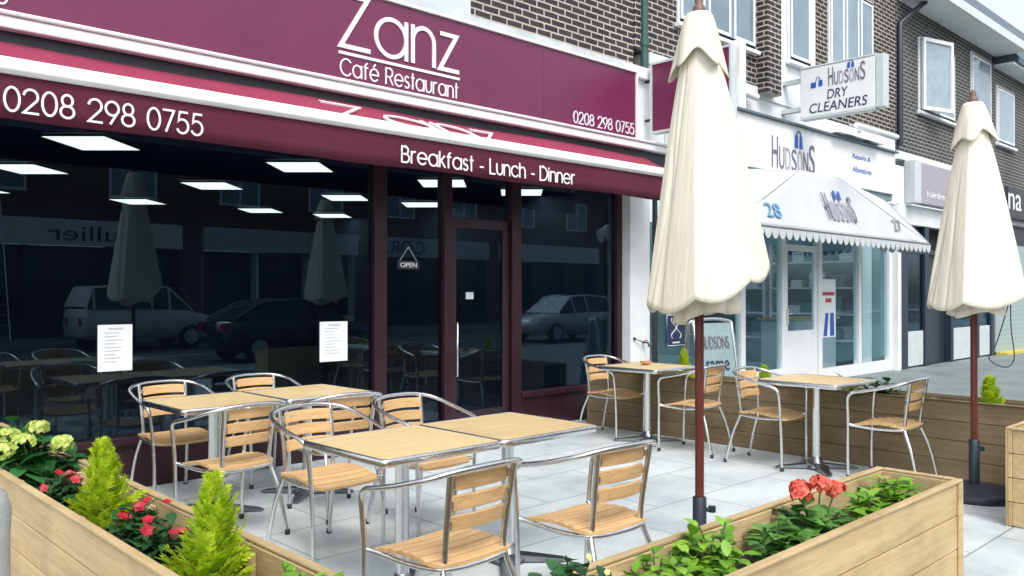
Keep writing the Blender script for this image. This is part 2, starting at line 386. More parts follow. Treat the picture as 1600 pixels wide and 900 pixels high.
M_teal = mat('teal interior', (.26, .39, .41), .7, var=.2, scale=1.2)
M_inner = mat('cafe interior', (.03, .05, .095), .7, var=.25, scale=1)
M_grey = mat('grey plastic sign', (.36, .34, .39), .5, var=.06)
M_lgrey = mat('pale grey metal', (.55, .6, .61), .5, var=.08)
M_paper = mat('paper', (.8, .83, .85), .7, var=.05)
M_ink = mat('grey ink', (.25, .25, .3), .7)
M_blue = mat('blue ink', (.02, .10, .42), .5)
M_dblue = mat('dark blue ink', (.015, .03, .10), .5)
M_plum = mat('plum grey ink', (.16, .13, .19), .5)
M_pipe = mat('green downpipe paint', (.03, .085, .075), .4, var=.15)
M_conc = mat('grey concrete', (.36, .38, .36), .85, var=.15, scale=8, bmp=.3)

# ------------------------------------------------------------------ ground
T_floor = paving('pale terrace slabs', (.585, .635, .64), (.9, .6), .007, (.30, .33, .33), var=.05)
T_pave = paving('grey pavement slabs', (.22, .26, .25), (.6, .45), .008, (.17, .18, .18))
T_road = mat('asphalt', (.085, .092, .10), .85, var=.2, scale=2, bmp=.5)
g = MB(); g.box(-120, 120, -120, 160, -.6, -.14); struct('ground', g, T_road)
g = MB(); g.box(-60, 7.16, -3, 6.46, -.135, 0); struct('terrace_paving', g, T_floor)
g = MB(); g.box(7.163, 90, -3, 6.46, -.135, -.004); struct('pavement', g, T_pave)
g = MB(); g.box(-60, 90, -3.15, -3.003, -.135, .003); g.box(-60, 90, -13.45, -13.303, -.135, .003); struct('kerb', g, M_conc)
g = MB(); g.box(-60, 90, -17.2, -13.453, -.135, 0); struct('far_pavement', g, T_pave)
g = MB()
for k in range(-8, 18): g.box(k * 4, k * 4 + 2, -8.25, -8.15, -.14, -.134)
struct('road_marking', g, mat('road paint', (.7, .7, .68), .7))

# ------------------------------------------------------------------ cafe building
GY = 6.45                                              # shop glass line
cafe = thing('cafe_building', 'brick cafe building with dark maroon framed shopfront behind the tables', 'building', (4, GY, 0))
def part(mb, name, m, root, **k):
    o = mb.build(name, m, root, **k); o.location = -root.location if k.get('loc') is None else k['loc']; return o
XL, XR = 0.25, 8.2
w = MB(); w.box(-1.2, XR, GY, GY + .3, 3.2, 8.2); part(w, 'brick_wall', M_brick, cafe)
w = MB(); w.box(-1.2, XR, 5.95, GY - .003, 8.2, 8.3); w.poly([(-1.2, 5.9, 8.3), (-1.2, 10, 10.6), (-1.2, 14, 8.3)], (XR + 1.2, 0, 0)); part(w, 'roof', M_tile, cafe)
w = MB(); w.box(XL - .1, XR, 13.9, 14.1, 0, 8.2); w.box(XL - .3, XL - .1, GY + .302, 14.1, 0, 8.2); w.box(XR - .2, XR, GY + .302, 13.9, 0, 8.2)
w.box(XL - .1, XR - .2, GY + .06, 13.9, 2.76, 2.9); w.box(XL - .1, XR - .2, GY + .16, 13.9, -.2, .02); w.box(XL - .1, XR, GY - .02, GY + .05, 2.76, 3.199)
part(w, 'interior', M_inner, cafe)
w = MB(); w.box(-1.2, XL - .303, GY, GY + .3, 0, 3.19); part(w, 'side_wall', M_render, cafe)
w = MB(); w.box(XL - .1, XR - .33, GY - .16, GY - .004, 4.045, 4.19); part(w, 'flashing_band', mat('grey flashing', (.5, .54, .56), .6, var=.15, scale=4), cafe)
a = onY(735, 30, GY - .06).x
w = MB(); w.box(3.6, a, GY - .07, GY - .003, 4.195, 6.2); part(w, 'apron_panel', mat('grey white render', (.56, .6, .61), .8, var=.12, scale=1.5, bmp=.15), cafe, bevel=.01)
w = MB(); w.box(7.93, 8.31, GY - .17, GY + .1, 0, 4.12); part(w, 'pilaster', M_white, cafe, bevel=.006)
w = MB(); w.box(7.80, 8.34, GY - .24, GY - .172, 4.02, 4.16); part(w, 'pilaster_cap', M_render, cafe, bevel=.01)
w = MB(); w.tube([(8.36, GY - .05, 4.2), (8.36, GY - .05, 8.2)], .05, 12)
for z in (4.5, 5.9, 7.3): w.tube([(8.36, GY - .05, z), (8.36, GY - .05, z + .09)], .062, 12)
part(w, 'downpipe', M_pipe, cafe)
w = MB(); w.tube([(8.37, GY - .2, 0), (8.37, GY - .2, 3.0)], .032, 10); part(w, 'waste_pipe', M_dark, cafe)
# shopfront joinery
def X_(px, Y=GY): return onY(px, 0, Y).x
m1a, m1b, d0a, d0b, d1a, d1b, e0, e1 = X_(581), X_(600), X_(690), X_(702), X_(796), X_(810), X_(960), 7.927
riser = .33
for x0, x1 in ((XL, m1a), (d1b, e0)):
    w = MB(); w.box(x0, x1, GY - .03, GY + .1, 0, riser); part(w, 'stall_riser', M_frame, cafe, bevel=.004)
    w = MB(); w.box(x0, x1, GY - .07, GY + .05, riser + .003, riser + .06); part(w, 'sill', M_frame, cafe, bevel=.004)
for x0, x1 in ((m1a, m1b), (d0a, d0b), (d1a, d1b), (e0, e1), (XL - .1, XL)):
    w = MB(); w.box(x0, x1, GY - .05, GY + .07, .0, 2.757); part(w, 'mullion', M_frame, cafe, bevel=.006)
w = MB(); w.box(m1b, d0a, GY - .04, GY + .06, 0, .2); part(w, 'kick_rail', M_frame, cafe, bevel=.006)
w = MB(); w.box(m1b, d0a, GY - .04, GY + .06, 2.65, 2.755); part(w, 'head_rail', M_frame, cafe, bevel=.006)
for x0, x1, z0 in ((XL, m1a, riser + .06), (m1b, d0a, .2), (d1b, e0, riser + .06)):
    w = MB(); w.box(x0, x1, GY + .0, GY + .012, z0, 2.755); part(w, 'window_pane', M_glass, cafe)
# door
dw = MB(); t_ = .09
dw.box(d0b + .01, d0b + t_, GY - .0, GY + .05, .02, 2.2); dw.box(d1a - t_, d1a - .01, GY - .0, GY + .05, .02, 2.2); dw.box(d0b + t_, d1a - t_, GY, GY + .05, .02, .25); dw.box(d0b + t_, d1a - t_, GY, GY + .05, 2.1, 2.2)
door = part(dw, 'door', mat('dark door paint', (.025, .012, .018), .45), cafe, bevel=.004)
w = MB(); w.box(d0b + t_, d1a - t_, GY + .018, GY + .03, .25, 2.1); w.box(d0b, d1a, GY + .018, GY + .03, 2.2, 2.755); w.build('door_pane', M_glass, door)
w = MB(); hx = d0b + .055; w.tube([(hx, GY - .0, 1.15), (hx, GY - .06, 1.15), (hx, GY - .06, .62), (hx, GY, .62)], .011, 8); w.build('handle', M_steel, door)
p = onY(735, 462, GY); w = MB(); w.box(p.x - .05, p.x + .05, GY + .009, GY + .0165, p.z - .035, p.z + .035); w.build('lock_plate', M_lgrey, door)

# menus stuck on the glass
def notice(px0, px1, py0, py1, label):
    A = onY(px0, py0, GY - .012); B = onY(px1, py1, GY - .012)
    t = thing('menu_sheet', label, 'menu', (A.x, GY - .012, B.z), 0, 'menu sheets on the cafe window')
    W_, H_ = B.x - A.x, A.z - B.z
    m = MB(); m.box(0, W_, 0, .006, 0, H_); m.build('paper', M_paper, t)
    m = MB(); y = H_ * .9
    m.box(W_ * .3, W_ * .72, -.003, -.0005, y, y + .012)
    for k in range(9):
        y -= H_ * .078; m.box(W_ * .18, W_ * (.5 + .32 * random.random()), -.003, -.0005, y, y + .005)
    m.build('print', mat('pale ink', (.5, .53, .58), .7), t)
    return t
notice(153, 207, 508, 578, 'white printed menu on the cafe glass above the leftmost chair')
notice(500, 543, 503, 563, 'white printed menu on the cafe glass near the maroon mullion')
p = onY(638, 414, GY - .02); t = thing('open_sign', 'small black hanging OPEN sign on two strings inside the doorway glass', 'sign', (p.x, GY - .02, p.z))
m = MB(); m.box(-.125, .125, -.004, .004, -.04, .04); m.build('board', M_dark, t, bevel=.003)
print_text('OPEN', (-.095, -.0045, -.022), (1, 0, 0), (0, 0, 1), .19, .044, 'lettering', M_letter, t, .002)
m = MB(); m.tube([(-.1, 0, .038), (0, 0, .17)], .0025, 5); m.tube([(.1, 0, .038), (0, 0, .17)], .0025, 5); m.build('string', M_lgrey, t)

# fascia sign
sg = thing('fascia_sign', 'long maroon Zanz Cafe Restaurant fascia board above the awning', 'sign', (4, 6.15, 3.26))
FYS = 6.15
def onroot(o, root): o.location = -root.location; return o
m = MB(); m.box(XL, 6.306, FYS, GY - .004, 3.263, 4.03); m.box(6.309, 7.86, FYS, GY - .004, 3.263, 4.03); onroot(m.build('panel', M_maroon, sg, bevel=.0015), sg)
m = MB(); m.box(XL - .03, 7.89, FYS - .025, FYS + .28, 4.033, 4.062); m.box(7.864, 7.892, FYS - .02, FYS + .28, 3.263, 4.03); onroot(m.build('trim', M_white, sg, bevel=.003), sg)
zl, zr = onY(528, 0, FYS).x, onY(717, 0, FYS).x
XA, ZA = (1, 0, 0), (0, 0, 1)
onroot(lettering('Zanz', (zl + .02, FYS, 3.545), XA, ZA, zr - zl - .04, .44, 'large_lettering', M_letter, sg, .085, .012, .16), sg)
m = MB(); m.box(zl, zr, FYS - .012, FYS - .001, 3.472, 3.496); onroot(m.build('underline', M_letter, sg), sg)
onroot(lettering('Café Restaurant', (zl + .02, FYS, 3.297), XA, ZA, zr - zl - .04, .14, 'small_lettering', M_letter, sg, .085, .008, .2), sg)
onroot(lettering('0208 298 0755', (onY(896, 0, FYS).x, FYS, 3.30), XA, ZA, onY(990, 0, FYS).x - onY(896, 0, FYS).x, .125, 'phone_number', M_letter, sg, .085, .008), sg)
onroot(lettering('0208 298 0755', (XL + .06, FYS, 3.30), XA, ZA, 1.06, .125, 'phone_number', M_letter, sg, .085, .008), sg)

# awning
BY = 5.6; AXR = 8.08
aw = thing('awning', 'maroon cafe awning with white front bar and lettered valance', 'awning', (4, GY, 3.14))
m = MB(); m.box(XL - .1, 8.75, FYS - .03, FYS + .25, 3.145, 3.225); m.box(XL - .1, 8.75, FYS - .05, FYS + .25, 3.228, 3.258); onroot(m.build('cassette', M_white, aw, bevel=.012), aw)
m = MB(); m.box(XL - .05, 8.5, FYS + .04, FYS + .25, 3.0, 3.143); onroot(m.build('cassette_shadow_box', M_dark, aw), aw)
P0, P1 = Vector((0, BY + .02, 2.80)), Vector((0, FYS + .03, 3.065))
m = MB(); nx, ny = 60, 6; vs = []; fs = []
for i in range(nx + 1):
    x = XL + (AXR - XL) * i / nx
    for j in range(ny + 1):
        v = j / ny; q = P0.lerp(P1, v); sag = -.018 * sin(pi * v) + .008 * sin(x * 2.1) * v
        vs.append((x, q.y, q.z + sag))
for i in range(nx):
    for j in range(ny): a = i * (ny + 1) + j; fs.append((a, a + ny + 1, a + ny + 2, a + 1))
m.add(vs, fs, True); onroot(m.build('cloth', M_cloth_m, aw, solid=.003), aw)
m = MB()
vs = []; fs = []
for i in range(nx + 1):
    x = XL + (AXR - XL) * i / nx
    for j in range(4):
        v = j / 3; vs.append((x, BY - .012 + .02 * v + v * .010 * sin(x * 5.3) + v * .006 * sin(x * 13), 2.745 - v * .272 + v * .005 * sin(x * 3.1)))
for i in range(nx):
    for j in range(3): a = i * 4 + j; fs.append((a, a + 4, a + 5, a + 1))
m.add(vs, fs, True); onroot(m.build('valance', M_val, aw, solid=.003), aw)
m = MB()
prof = [(BY - .03, 2.728), (BY - .055, 2.75), (BY - .058, 2.79), (BY - .035, 2.825), (BY + .0, 2.832), (BY + .035, 2.81), (BY + .04, 2.75), (BY + .02, 2.728)]
m.poly([(XL, y, z) for y, z in prof], (AXR - XL, 0, 0)); onroot(m.build('front_bar', M_white, aw, bevel=.006), aw)
for ax in (1.25, 6.9):
    m = MB(); m.tube([(ax, FYS + .1, 3.05), (ax + .42, 5.95, 2.9), (ax, BY + .03, 2.77)], .025, 8); onroot(m.build('folding_arm', M_white, aw), aw)
va, vb = onY(6, 0, BY - .03).x, onY(316, 0, BY - .03).x
onroot(lettering('0208 298 0755', (va, BY - .026, 2.512), XA, ZA, vb - va, .14, 'valance_lettering', M_letter, aw, .095, .004), aw)
va, vb = onY(628, 0, BY - .03).x, onY(898, 0, BY - .03).x
onroot(lettering('Breakfast - Lunch - Dinner', (va, BY - .026, 2.515), XA, ZA, vb - va, .128, 'valance_lettering', M_letter, aw, .11, .004, .18), aw)
ez = (P1 - P0).normalized(); va, vb = onY(520, 0, 5.85).x, onY(785, 0, 5.85).x
onroot(lettering('Zanz', P0 + Vector((va, 0, -.002)) + ez * .10 , XA, ez, vb - va, .40, 'cloth_lettering', M_letter, aw, .085, .014), aw)

# projecting maroon sign
ps = thing('projecting_sign', 'plain maroon projecting sign on black brackets beside the cafe pilaster', 'sign', (8.2, 6.12, 3.38))
m = MB(); m.box(-.05, .05, -1.05, 0, 0, .79); m.build('panel', M_maroon, ps, bevel=.005)
m = MB(); m.box(-.06, .06, -1.08, -1.053, -.03, .82); m.box(-.06, .06, .003, .03, -.03, .82); m.box(-.06, .06, -1.05, 0, -.03, -.003); m.box(-.06, .06, -1.05, 0, .793, .82); m.build('trim', M_lgrey, ps)
for z in (.15, .62):
    m = MB(); m.tube([(0, .02, z), (0, .14, z)], .018, 8); m.build('bracket', M_dark, ps)

# ceiling lights
M_lamp = emit('light panel', (.95, 1, .86), 1.9)
k = 0
LABP = ['nearest the left end of the awning', 'second row near the left end', 'third row at the far left', 'under the middle of the awning', 'second row left of the middle', 'third row left of the middle',
        'first row above the doorway', 'second row left of the mullion', 'third row left of the mullion', 'first row above the right window', 'second row above the right window', 'third row above the right window']
for gx in (2.38, 4.38, 6.25, 8.0):
    for gy in (7.75, 9.85, 12.3):
        if gx > 7: gx2 = 7.55
        else: gx2 = gx
        t = thing('ceiling_light', 'lit square light panel in the cafe ceiling, ' + LABP[k], 'light', (gx2, gy, 2.755), -HEAD, 'lit panels in the cafe ceiling')
        m = MB(); m.box(-.26, .26, -.34, .34, -.018, -.010); m.build('diffuser', M_lamp, t)
        m = MB(); m.box(-.29, .29, -.37, -.343, -.02, 0); m.box(-.29, .29, .343, .37, -.02, 0); m.box(-.29, -.263, -.343, .343, -.02, 0); m.box(.263, .29, -.343, .343, -.02, 0); m.build('frame', M_dark, t)
        k += 1
# a tap and hose end on the pilaster
p = onY(1000, 535, GY - .17); t = thing('wall_tap', 'red handled garden tap on the white pilaster', 'tap', (p.x, GY - .17, p.z))
m = MB(); m.tube([(.05, 0, 0), (.05, -.08, 0), (.05, -.1, -.05)], .012, 8); m.tube([(-.12, -.01, .05), (-.05, -.05, .02), (.05, -.07, .0)], .006, 6); m.lathe([(.016, 0), (.016, .03)], (-.12, -.012, .035), 10); m.build('spout', M_dark, t)
m = MB(); m.box(.02, .08, -.06, -.045, .02, .03); m.build('handle', mat('red handle', (.4, .03, .03), .4), t)

# ------------------------------------------------------------------ upper windows
def casement(root, x0, x1, z0, z1, Y, panes=2, openleaf=False, depth=.05):
    f = MB(); b = .06
    f.box(x0, x1, Y - depth, Y - .003, z0, z0 + b); f.box(x0, x1, Y - depth, Y - .003, z1 - b, z1)
    n = panes; ws = (x1 - x0)
    for i in range(n + 1):
        cx = x0 + ws * i / n; a0 = max(x0, cx - b / 2 - (b / 2 if i == n else 0)); a1 = min(x1, cx + b / 2 + (b / 2 if i == 0 else 0))
        f.box(a0, a1, Y - depth + .004, Y - .003, z0 + b, z1 - b)
    fr = onroot(f.build('window', M_upvc, root, bevel=.008), root)
    m = MB(); m.box(x0 + .02, x1 - .02, Y - .05, Y - .04, z0 + .02, z1 - .02); m.build('pane', M_wglass, fr)
    m = MB()                                               # sashes standing proud of the frame
    for i in range(n):
        a0 = x0 + ws * i / n + b * .7; a1 = x0 + ws * (i + 1) / n - b * .7; s = .045
        m.box(a0, a1, Y - depth - .01, Y - depth + .002, z0 + b, z0 + b + s); m.box(a0, a1, Y - depth - .01, Y - depth + .002, z1 - b - s, z1 - b)
        m.box(a0, a0 + s, Y - depth - .009, Y - depth + .002, z0 + b + s, z1 - b - s); m.box(a1 - s, a1, Y - depth - .009, Y - depth + .002, z0 + b + s, z1 - b - s)
    m.build('sash', M_upvc, fr, bevel=.004)
    m = MB(); m.box(x0 - .04, x1 + .04, Y - depth - .05, Y - .003, z0 - .06, z0 - .003); m.build('sill', M_upvc, fr, bevel=.008)
    m = MB()
    for i in range(n):                                     # pale net curtains behind the glass
        a0 = x0 + ws * i / n + .09; m.box(a0, a0 + ws / n * .55, Y - .038, Y - .03, z0 + .08, z1 - .08)
    m.build('curtain', mat('net curtain', (.62, .66, .68), .9, var=.1), fr)
    if openleaf:
        m = MB(); L = ws / n - .06; c, s_ = cos(radians(16)), -sin(radians(16)); o = Vector((x0 + .02, Y - depth - .03, 0))
        def pt(u, z): return o + Vector((c * u, s_ * u, z))
        for u0, u1, zz0, zz1 in ((0, L, z0 + .02, z0 + .09), (0, L, z1 - .09, z1 - .02), (0, .07, z0 + .09, z1 - .09), (L - .07, L, z0 + .09, z1 - .09)):
            m.poly([pt(u0, zz0), pt(u1, zz0), pt(u1, zz1), pt(u0, zz1)], Vector((-s_, c, 0)) * -.045)
        ol = m.build('open_sash', M_upvc, fr)
        m = MB(); m.poly([pt(.07, z0 + .09), pt(L - .07, z0 + .09), pt(L - .07, z1 - .09), pt(.07, z1 - .09)], Vector((-s_, c, 0)) * -.01); m.build('open_pane', mat('pale glass', (.30, .38, .42), .08), fr)
    return fr

# ------------------------------------------------------------------ dry cleaner building
HX0, HX1, HW = 8.42, 16.0, 6.42
dc = thing('dry_cleaner_building', 'two storey brick and white rendered building of the dry cleaners', 'building', (12, HW, 0))
pw0, pw1 = onY(1217, 0, HW).x, onY(1273, 0, HW).x
w = MB(); w.box(8.203, pw0, HW, HW + .3, 4.45, 8.0); w.box(pw1, HX1, HW, HW + .3, 4.3, 8.0); onroot(w.build('brick_wall', M_brick, dc), dc)
w = MB(); w.box(8.45, HX1, HW + .003, HW + .3, 3.1, 4.297); w.box(pw0, pw1, HW - .02, HW + .3, 4.3, 8.0); w.box(8.45, pw0, HW - .03, HW + .3, 4.3, 4.448); onroot(w.build('render_band', M_render, dc), dc)
px_ = onY(1180, 0, HW).x
w = MB(); w.box(px_ + .03, px_ + .42, HW - .19, HW - .003, 4.35, 8.0); onroot(w.build('brick_pier', M_brick, dc), dc)
w = MB(); w.tube([onY(1155, 140, HW - .06), onY(1183, 152, HW - .12)], .05, 10); onroot(w.build('overflow_pipe', M_white, dc), dc)
casement(dc, 9.05, px_ - .04, 4.95, 6.5, HW, 3)
casement(dc, onY(1228, 0, HW).x, onY(1262, 0, HW).x, 5.0, 6.6, HW - .02, 1)
casement(dc, onY(1293, 0, HW).x, onY(1362, 0, HW).x, 5.0, 6.6, HW, 3)
w = MB(); w.box(8.2, HX1, 5.95, HW - .003, 8.0, 8.12); w.poly([(8.2, 5.9, 8.12), (8.2, 6.7, 8.6), (8.2, 7.3, 8.12)], (HX1 - 8.2, 0, 0)); onroot(w.build('roof', M_tile, dc), dc)  # roof cut shallow so sky light drops in behind the front
dpx = onY(1403, 0, HW).x
w = MB(); w.tube([(dpx, HW - .05, 4.2), (dpx, HW - .05, 6.5), (dpx + .5, 6.1, 6.95)], .055, 10); onroot(w.build('downpipe', mat('black iron pipe', (.02, .03, .045), .4), dc), dc)
w = MB(); cx = onY(1146, 0, HW).x; w.box(cx - .08, cx + .08, HW - .16, HW - .034, 3.98, 4.98); onroot(w.build('trunking', M_white, dc, bevel=.01), dc)
# shop floor: interior shell, frames, panes
w = MB(); w.box(8.45, HX1, 12.5, 12.6, 0, 3.1); w.box(8.3, 8.45, 6.56, 12.6, 0, 3.1); w.box(HX1 - .1, HX1, 6.56, 12.5, 0, 3.1); w.box(8.45, HX1 - .1, 6.56, 7.25, 3.0, 3.1); w.box(8.45, HX1 - .1, 6.56, 12.5, -.1, .02); onroot(w.build('interior', M_teal, dc), dc)  # rear left roofless, an invented opening that lets skylight brighten the interior
HG = 6.5
fx = [8.45, onY(1157, 0, HG).x, onY(1221, 0, HG).x, onY(1278, 0, HG).x, onY(1340, 0, HG).x, onY(1388, 0, HG).x]
w = MB()
for i, x in enumerate(fx): w.box(x - .06, x + .06, HG - .05, HG + .05, 0, 3.0)
w.box(8.45, HX1 - .1, HG - .04, HG + .04, 2.86, 3.09); w.box(fx[0] + .06, fx[1] - .06, HG - .04, HG + .04, 0, .3); w.box(fx[1] + .06, fx[2] - .06, HG - .04, HG + .04, 0, .28); w.box(fx[3] + .06, fx[4] - .06, HG - .04, HG + .04, 0, .2); w.box(fx[4] + .06, fx[5] - .06, HG - .04, HG + .04, 0, .2)
onroot(w.build('shopfront_frame', M_upvc, dc, bevel=.006), dc)
for i in range(5):
    if i == 2: continue
    w = MB(); w.box(fx[i] + .06, fx[i + 1] - .06, HG - .004, HG + .004, .28, 2.86); onroot(w.build('window_pane', M_glass2, dc), dc)
w = MB(); a, b = fx[2] + .07, fx[3] - .07
w.box(a, a + .09, HG - .02, HG + .03, .02, 2.2); w.box(b - .09, b, HG - .02, HG + .03, .02, 2.2); w.box(a + .09, b - .09, HG - .02, HG + .03, 2.1, 2.2); w.box(a + .09, b - .09, HG - .018, HG + .028, .02, .85)
dd = onroot(w.build('door', M_upvc, dc, bevel=.005), dc)
w = MB(); w.box(a + .09, b - .09, HG, HG + .008, .85, 2.1); w.box(a, b, HG, HG + .008, 2.2, 2.86); w.build('door_pane', M_glass2, dd)
w = MB(); w.box(a + .02, a + .07, HG - .045, HG - .021, .95, 1.2); w.tube([(a + .045, HG - .03, 1.12), (a + .045, HG - .07, 1.12), (a + .15, HG - .07, 1.12)], .01, 6); w.build('handle', M_lgrey, dd)
w = MB(); w.box(HX1 - .1, HX1 + .06, HG - .16, HG - .05, 0, 3.05); onroot(w.build('pilaster', M_white, dc), dc)
# things inside
LAUN = [mat('laundry white', (.7, .75, .76), .8), mat('laundry navy', (.04, .06, .12), .8), mat('laundry teal', (.1, .25, .27), .8), mat('laundry grey', (.25, .27, .3), .8)]
t = thing('shop_counter', 'pale counter seen through the dry cleaners window', 'counter', (14.1, 7.35, .02))
w = MB(); w.box(-.8, .8, -.3, .3, 0, .95); w.build('front', M_lgrey, t, bevel=.01)
w = MB(); w.box(-.85, .85, -.35, .35, .953, .99); w.build('worktop', M_top, t)
for sx, lab in ((7.75, 'nearer shelf of folded laundry on the side wall inside the dry cleaners'), (9.75, 'further shelf of folded laundry on the side wall inside the dry cleaners')):
    t = thing('shop_shelf', lab, 'shelf', (15.65, sx, .02), radians(-90), 'shelves inside the dry cleaners')
    w = MB()
    for z in (.5, 1.0, 1.5, 2.0): w.box(-.9, .9, -.2, .2, z, z + .03)
    w.build('shelf_board', M_upvc, t)
    w = MB(); w.box(-.95, -.903, -.2, .2, 0, 2.4); w.build('side_panel', M_upvc, t); w = MB(); w.box(.903, .95, -.2, .2, 0, 2.4); w.build('side_panel', M_upvc, t)
    for z in (.53, 1.03, 1.53, 2.03):
        x = -.85
        while x < .6:
            ww = random.uniform(.15, .4); w = MB(); hh = 0; tot = random.uniform(.1, .34)
            while hh < tot: w.box(random.uniform(0, .02), ww - random.uniform(0, .02), -.16 + random.uniform(0, .03), .12, hh + .001, hh + .045); hh += .048
            o = w.build('laundry_pile', random.choice(LAUN), None, bevel=.012); o.location = (15.65, sx - x, .02 + z + .003); o.rotation_euler.z = radians(-90)
            tag(o, 'pile of folded laundry on a shelf inside the dry cleaners', 'laundry', 'folded laundry inside the dry cleaners'); x += ww + random.uniform(.02, .15)
# poster in its window
a, b = onY(1284, 436, HG - .03), onY(1307, 526, HG - .03)
t = thing('window_poster', 'tall paper poster of shirts taped beside the dry cleaners door', 'poster', (a.x, HG - .015, b.z)); W_, H_ = b.x - a.x, a.z - b.z
m = MB(); m.box(0, W_, 0, .006, 0, H_); m.build('paper', M_paper, t)
m = MB(); m.box(W_ * .1, W_ * .9, -.003, -.0005, H_ * .72, H_ * .78); m.box(W_ * .3, W_ * .7, -.003, -.0005, H_ * .6, H_ * .67); m.build('print', mat('red ink', (.5, .06, .05), .6), t)
m = MB(); m.poly([(W_ * .15, -.001, .02), (W_ * .4, -.001, .02), (W_ * .5, -.001, H_ * .42), (W_ * .3, -.001, H_ * .42)], (0, -.002, 0)); m.poly([(W_ * .6, -.001, .02), (W_ * .9, -.001, .02), (W_ * .85, -.001, H_ * .42), (W_ * .62, -.001, H_ * .42)], (0, -.002, 0)); m.build('shirt_picture', M_blue, t)
# dark sticker with a vase outline
a, b = onY(1041, 491, HG - .02), onY(1072, 540, HG - .02)
t = thing('window_sticker', 'navy sticker with a white vase outline on the dry cleaners glass', 'sticker', (a.x, HG - .015, b.z)); W_, H_ = b.x - a.x, a.z - b.z
m = MB(); m.box(0, W_, 0, .005, 0, H_); m.build('backing', mat('sticker navy', (.02, .035, .085), .5), t)
m = MB(); q = []
for i in range(13):
    v = i / 12; q.append((W_ * (.5 + .13 + .12 * sin(v * 2.6 * pi + .4)), -.003, H_ * (.25 + .62 * v)))
qm = [(W_ - x, y, z) for x, y, z in q]
m.tube(q, .007, 5); m.tube(qm, .007, 5); m.box(W_ * .38, W_ * .62, -.004, -.001, H_ * .86, H_ * .885); m.box(W_ * .32, W_ * .68, -.004, -.001, H_ * .10, H_ * .14)
m.tube([(W_ * .04, -.002, H_ * .03), (W_ * .96, -.002, H_ * .03), (W_ * .96, -.002, H_ * .97), (W_ * .04, -.002, H_ * .97)], .008, 5, closed=True); m.build('outline', M_letter, t)

# dry cleaner fascia
HF = 6.25
fs = thing('fascia_board', 'white Hudsons fascia board above the scalloped canopy', 'sign', (12, HF, 3.22))
m = MB(); m.box(8.8, 15.55, HF, HW - .004, 3.225, 3.97); onroot(m.build('panel', M_white, fs, bevel=.006), fs)
m = MB(); m.box(8.8, 15.6, HF - .06, HW - .004, 3.974, 4.0); onroot(m.build('lead_flashing', mat('lead', (.12, .16, .19), .6), fs), fs)
m = MB(); m.box(8.8, 15.55, HF + .05, HW - .004, 3.11, 3.222); onroot(m.build('soffit', mat('grey green trim', (.2, .28, .28), .6), fs), fs)
def hudsons(o, ex, total, hcap, root, names=True):
    o = Vector(o); ex = Vector(ex); e = total / 7.6
    xs = 0
    for i, ch in enumerate('HUDSONS'):
        big = i in (0, 6); hh = hcap * (1.0 if big else .72); ww = e * (1.0 if big else .86)
        print_text(ch, o + ex * xs, ex, ZA, ww * .88, hh, 'letter', M_plum if big or i % 2 else mat('grey ink soft', (.33, .33, .40), .5), root, .005)
        xs += ww * 1.08
    c = o + ex * (total * .53); n = ex.cross(Vector(ZA)); b = total * .085; z = hcap * .78
    m = MB()
    m.poly([c + ex * -b + Vector((0, 0, z)), c + ex * (-.15 * b) + Vector((0, 0, z)), c + ex * (-.15 * b) + Vector((0, 0, z + b * 1.5)), c + ex * (-b * .8) + Vector((0, 0, z + b * 1.5))], n * .005)
    m.poly([c + ex * (.2 * b) + Vector((0, 0, z)), c + ex * b + Vector((0, 0, z)), c + ex * (b * .85) + Vector((0, 0, z + b * 1.5)), c + ex * (.3 * b) + Vector((0, 0, z + b * 1.5))], n * .005)
    m.tube([c + ex * -b * .5 + Vector((0, 0, z + b * 1.5)), c + ex * -b * .2 + Vector((0, 0, z + b * 2.0)), c + ex * b * .3 + Vector((0, 0, z + b * 2.0)), c + ex * b * .6 + Vector((0, 0, z + b * 1.5))], b * .09, 5)
    m.build('bag_emblem', M_blue, root)
a, b = onY(1206, 0, HF).x, onY(1282, 0, HF).x
hudsons((a - 12, -.003, 3.28 - 3.22), (1, 0, 0), b - a, .46, fs)
a, b = onY(1332, 0, HF).x, onY(1360, 0, HF).x
print_text('Repairs &', (a - 12, -.002, .46), XA, ZA, b - a, .1, 'small_lettering', M_blue, fs, .004, .25)
print_text('Alterations', (a - 12, -.002, .26), XA, ZA, b - a + .05, .09, 'small_lettering', M_blue, fs, .004, .25)

# projecting box sign
SX = 11.74
bs = thing('box_sign', 'white projecting light box reading Hudsons Dry Cleaners', 'sign', (SX, 6.1, 4.04))
L_ = 1.12; H_ = .72
m = MB(); m.box(-.0, .16, -L_, 0, 0, H_); m.build('case', M_upvc, bs, bevel=.012)
m = MB(); m.box(-.006, .166, -L_ - .12, -L_ - .003, -.01, H_ + .01); m.box(-.006, .166, -L_, 0, -.03, -.003); m.box(-.006, .166, -L_, 0, H_ + .003, H_ + .03); m.build('trim', M_lgrey, bs, bevel=.01)
m = MB(); m.box(.03, .13, .003, .32, .12, .18); m.build('bracket', M_lgrey, bs); m = MB(); m.box(.03, .13, .003, .32, .55, .61); m.build('bracket', M_lgrey, bs)
ex = (0, -1, 0)
hudsons((-.002, -.44, .415), ex, .62, .26, bs)
print_text('DRY', (-.002, -.42, .225), ex, ZA, .31, .135, 'lettering', M_dblue, bs, .004, .15)
print_text('CLEANERS', (-.002, -.15, .05), ex, ZA, .86, .14, 'lettering', M_dblue, bs, .004, .15)
m = MB()
m.box(-.005, -.001, -.25, -.17, .42, .50); m.box(-.005, -.001, -.35, -.29, .43, .52); m.tube([(-.003, -.25, .5), (-.003, -.26, .57), (-.003, -.30, .57), (-.003, -.31, .52)], .006, 5); m.build('bag_picture', M_blue, bs)
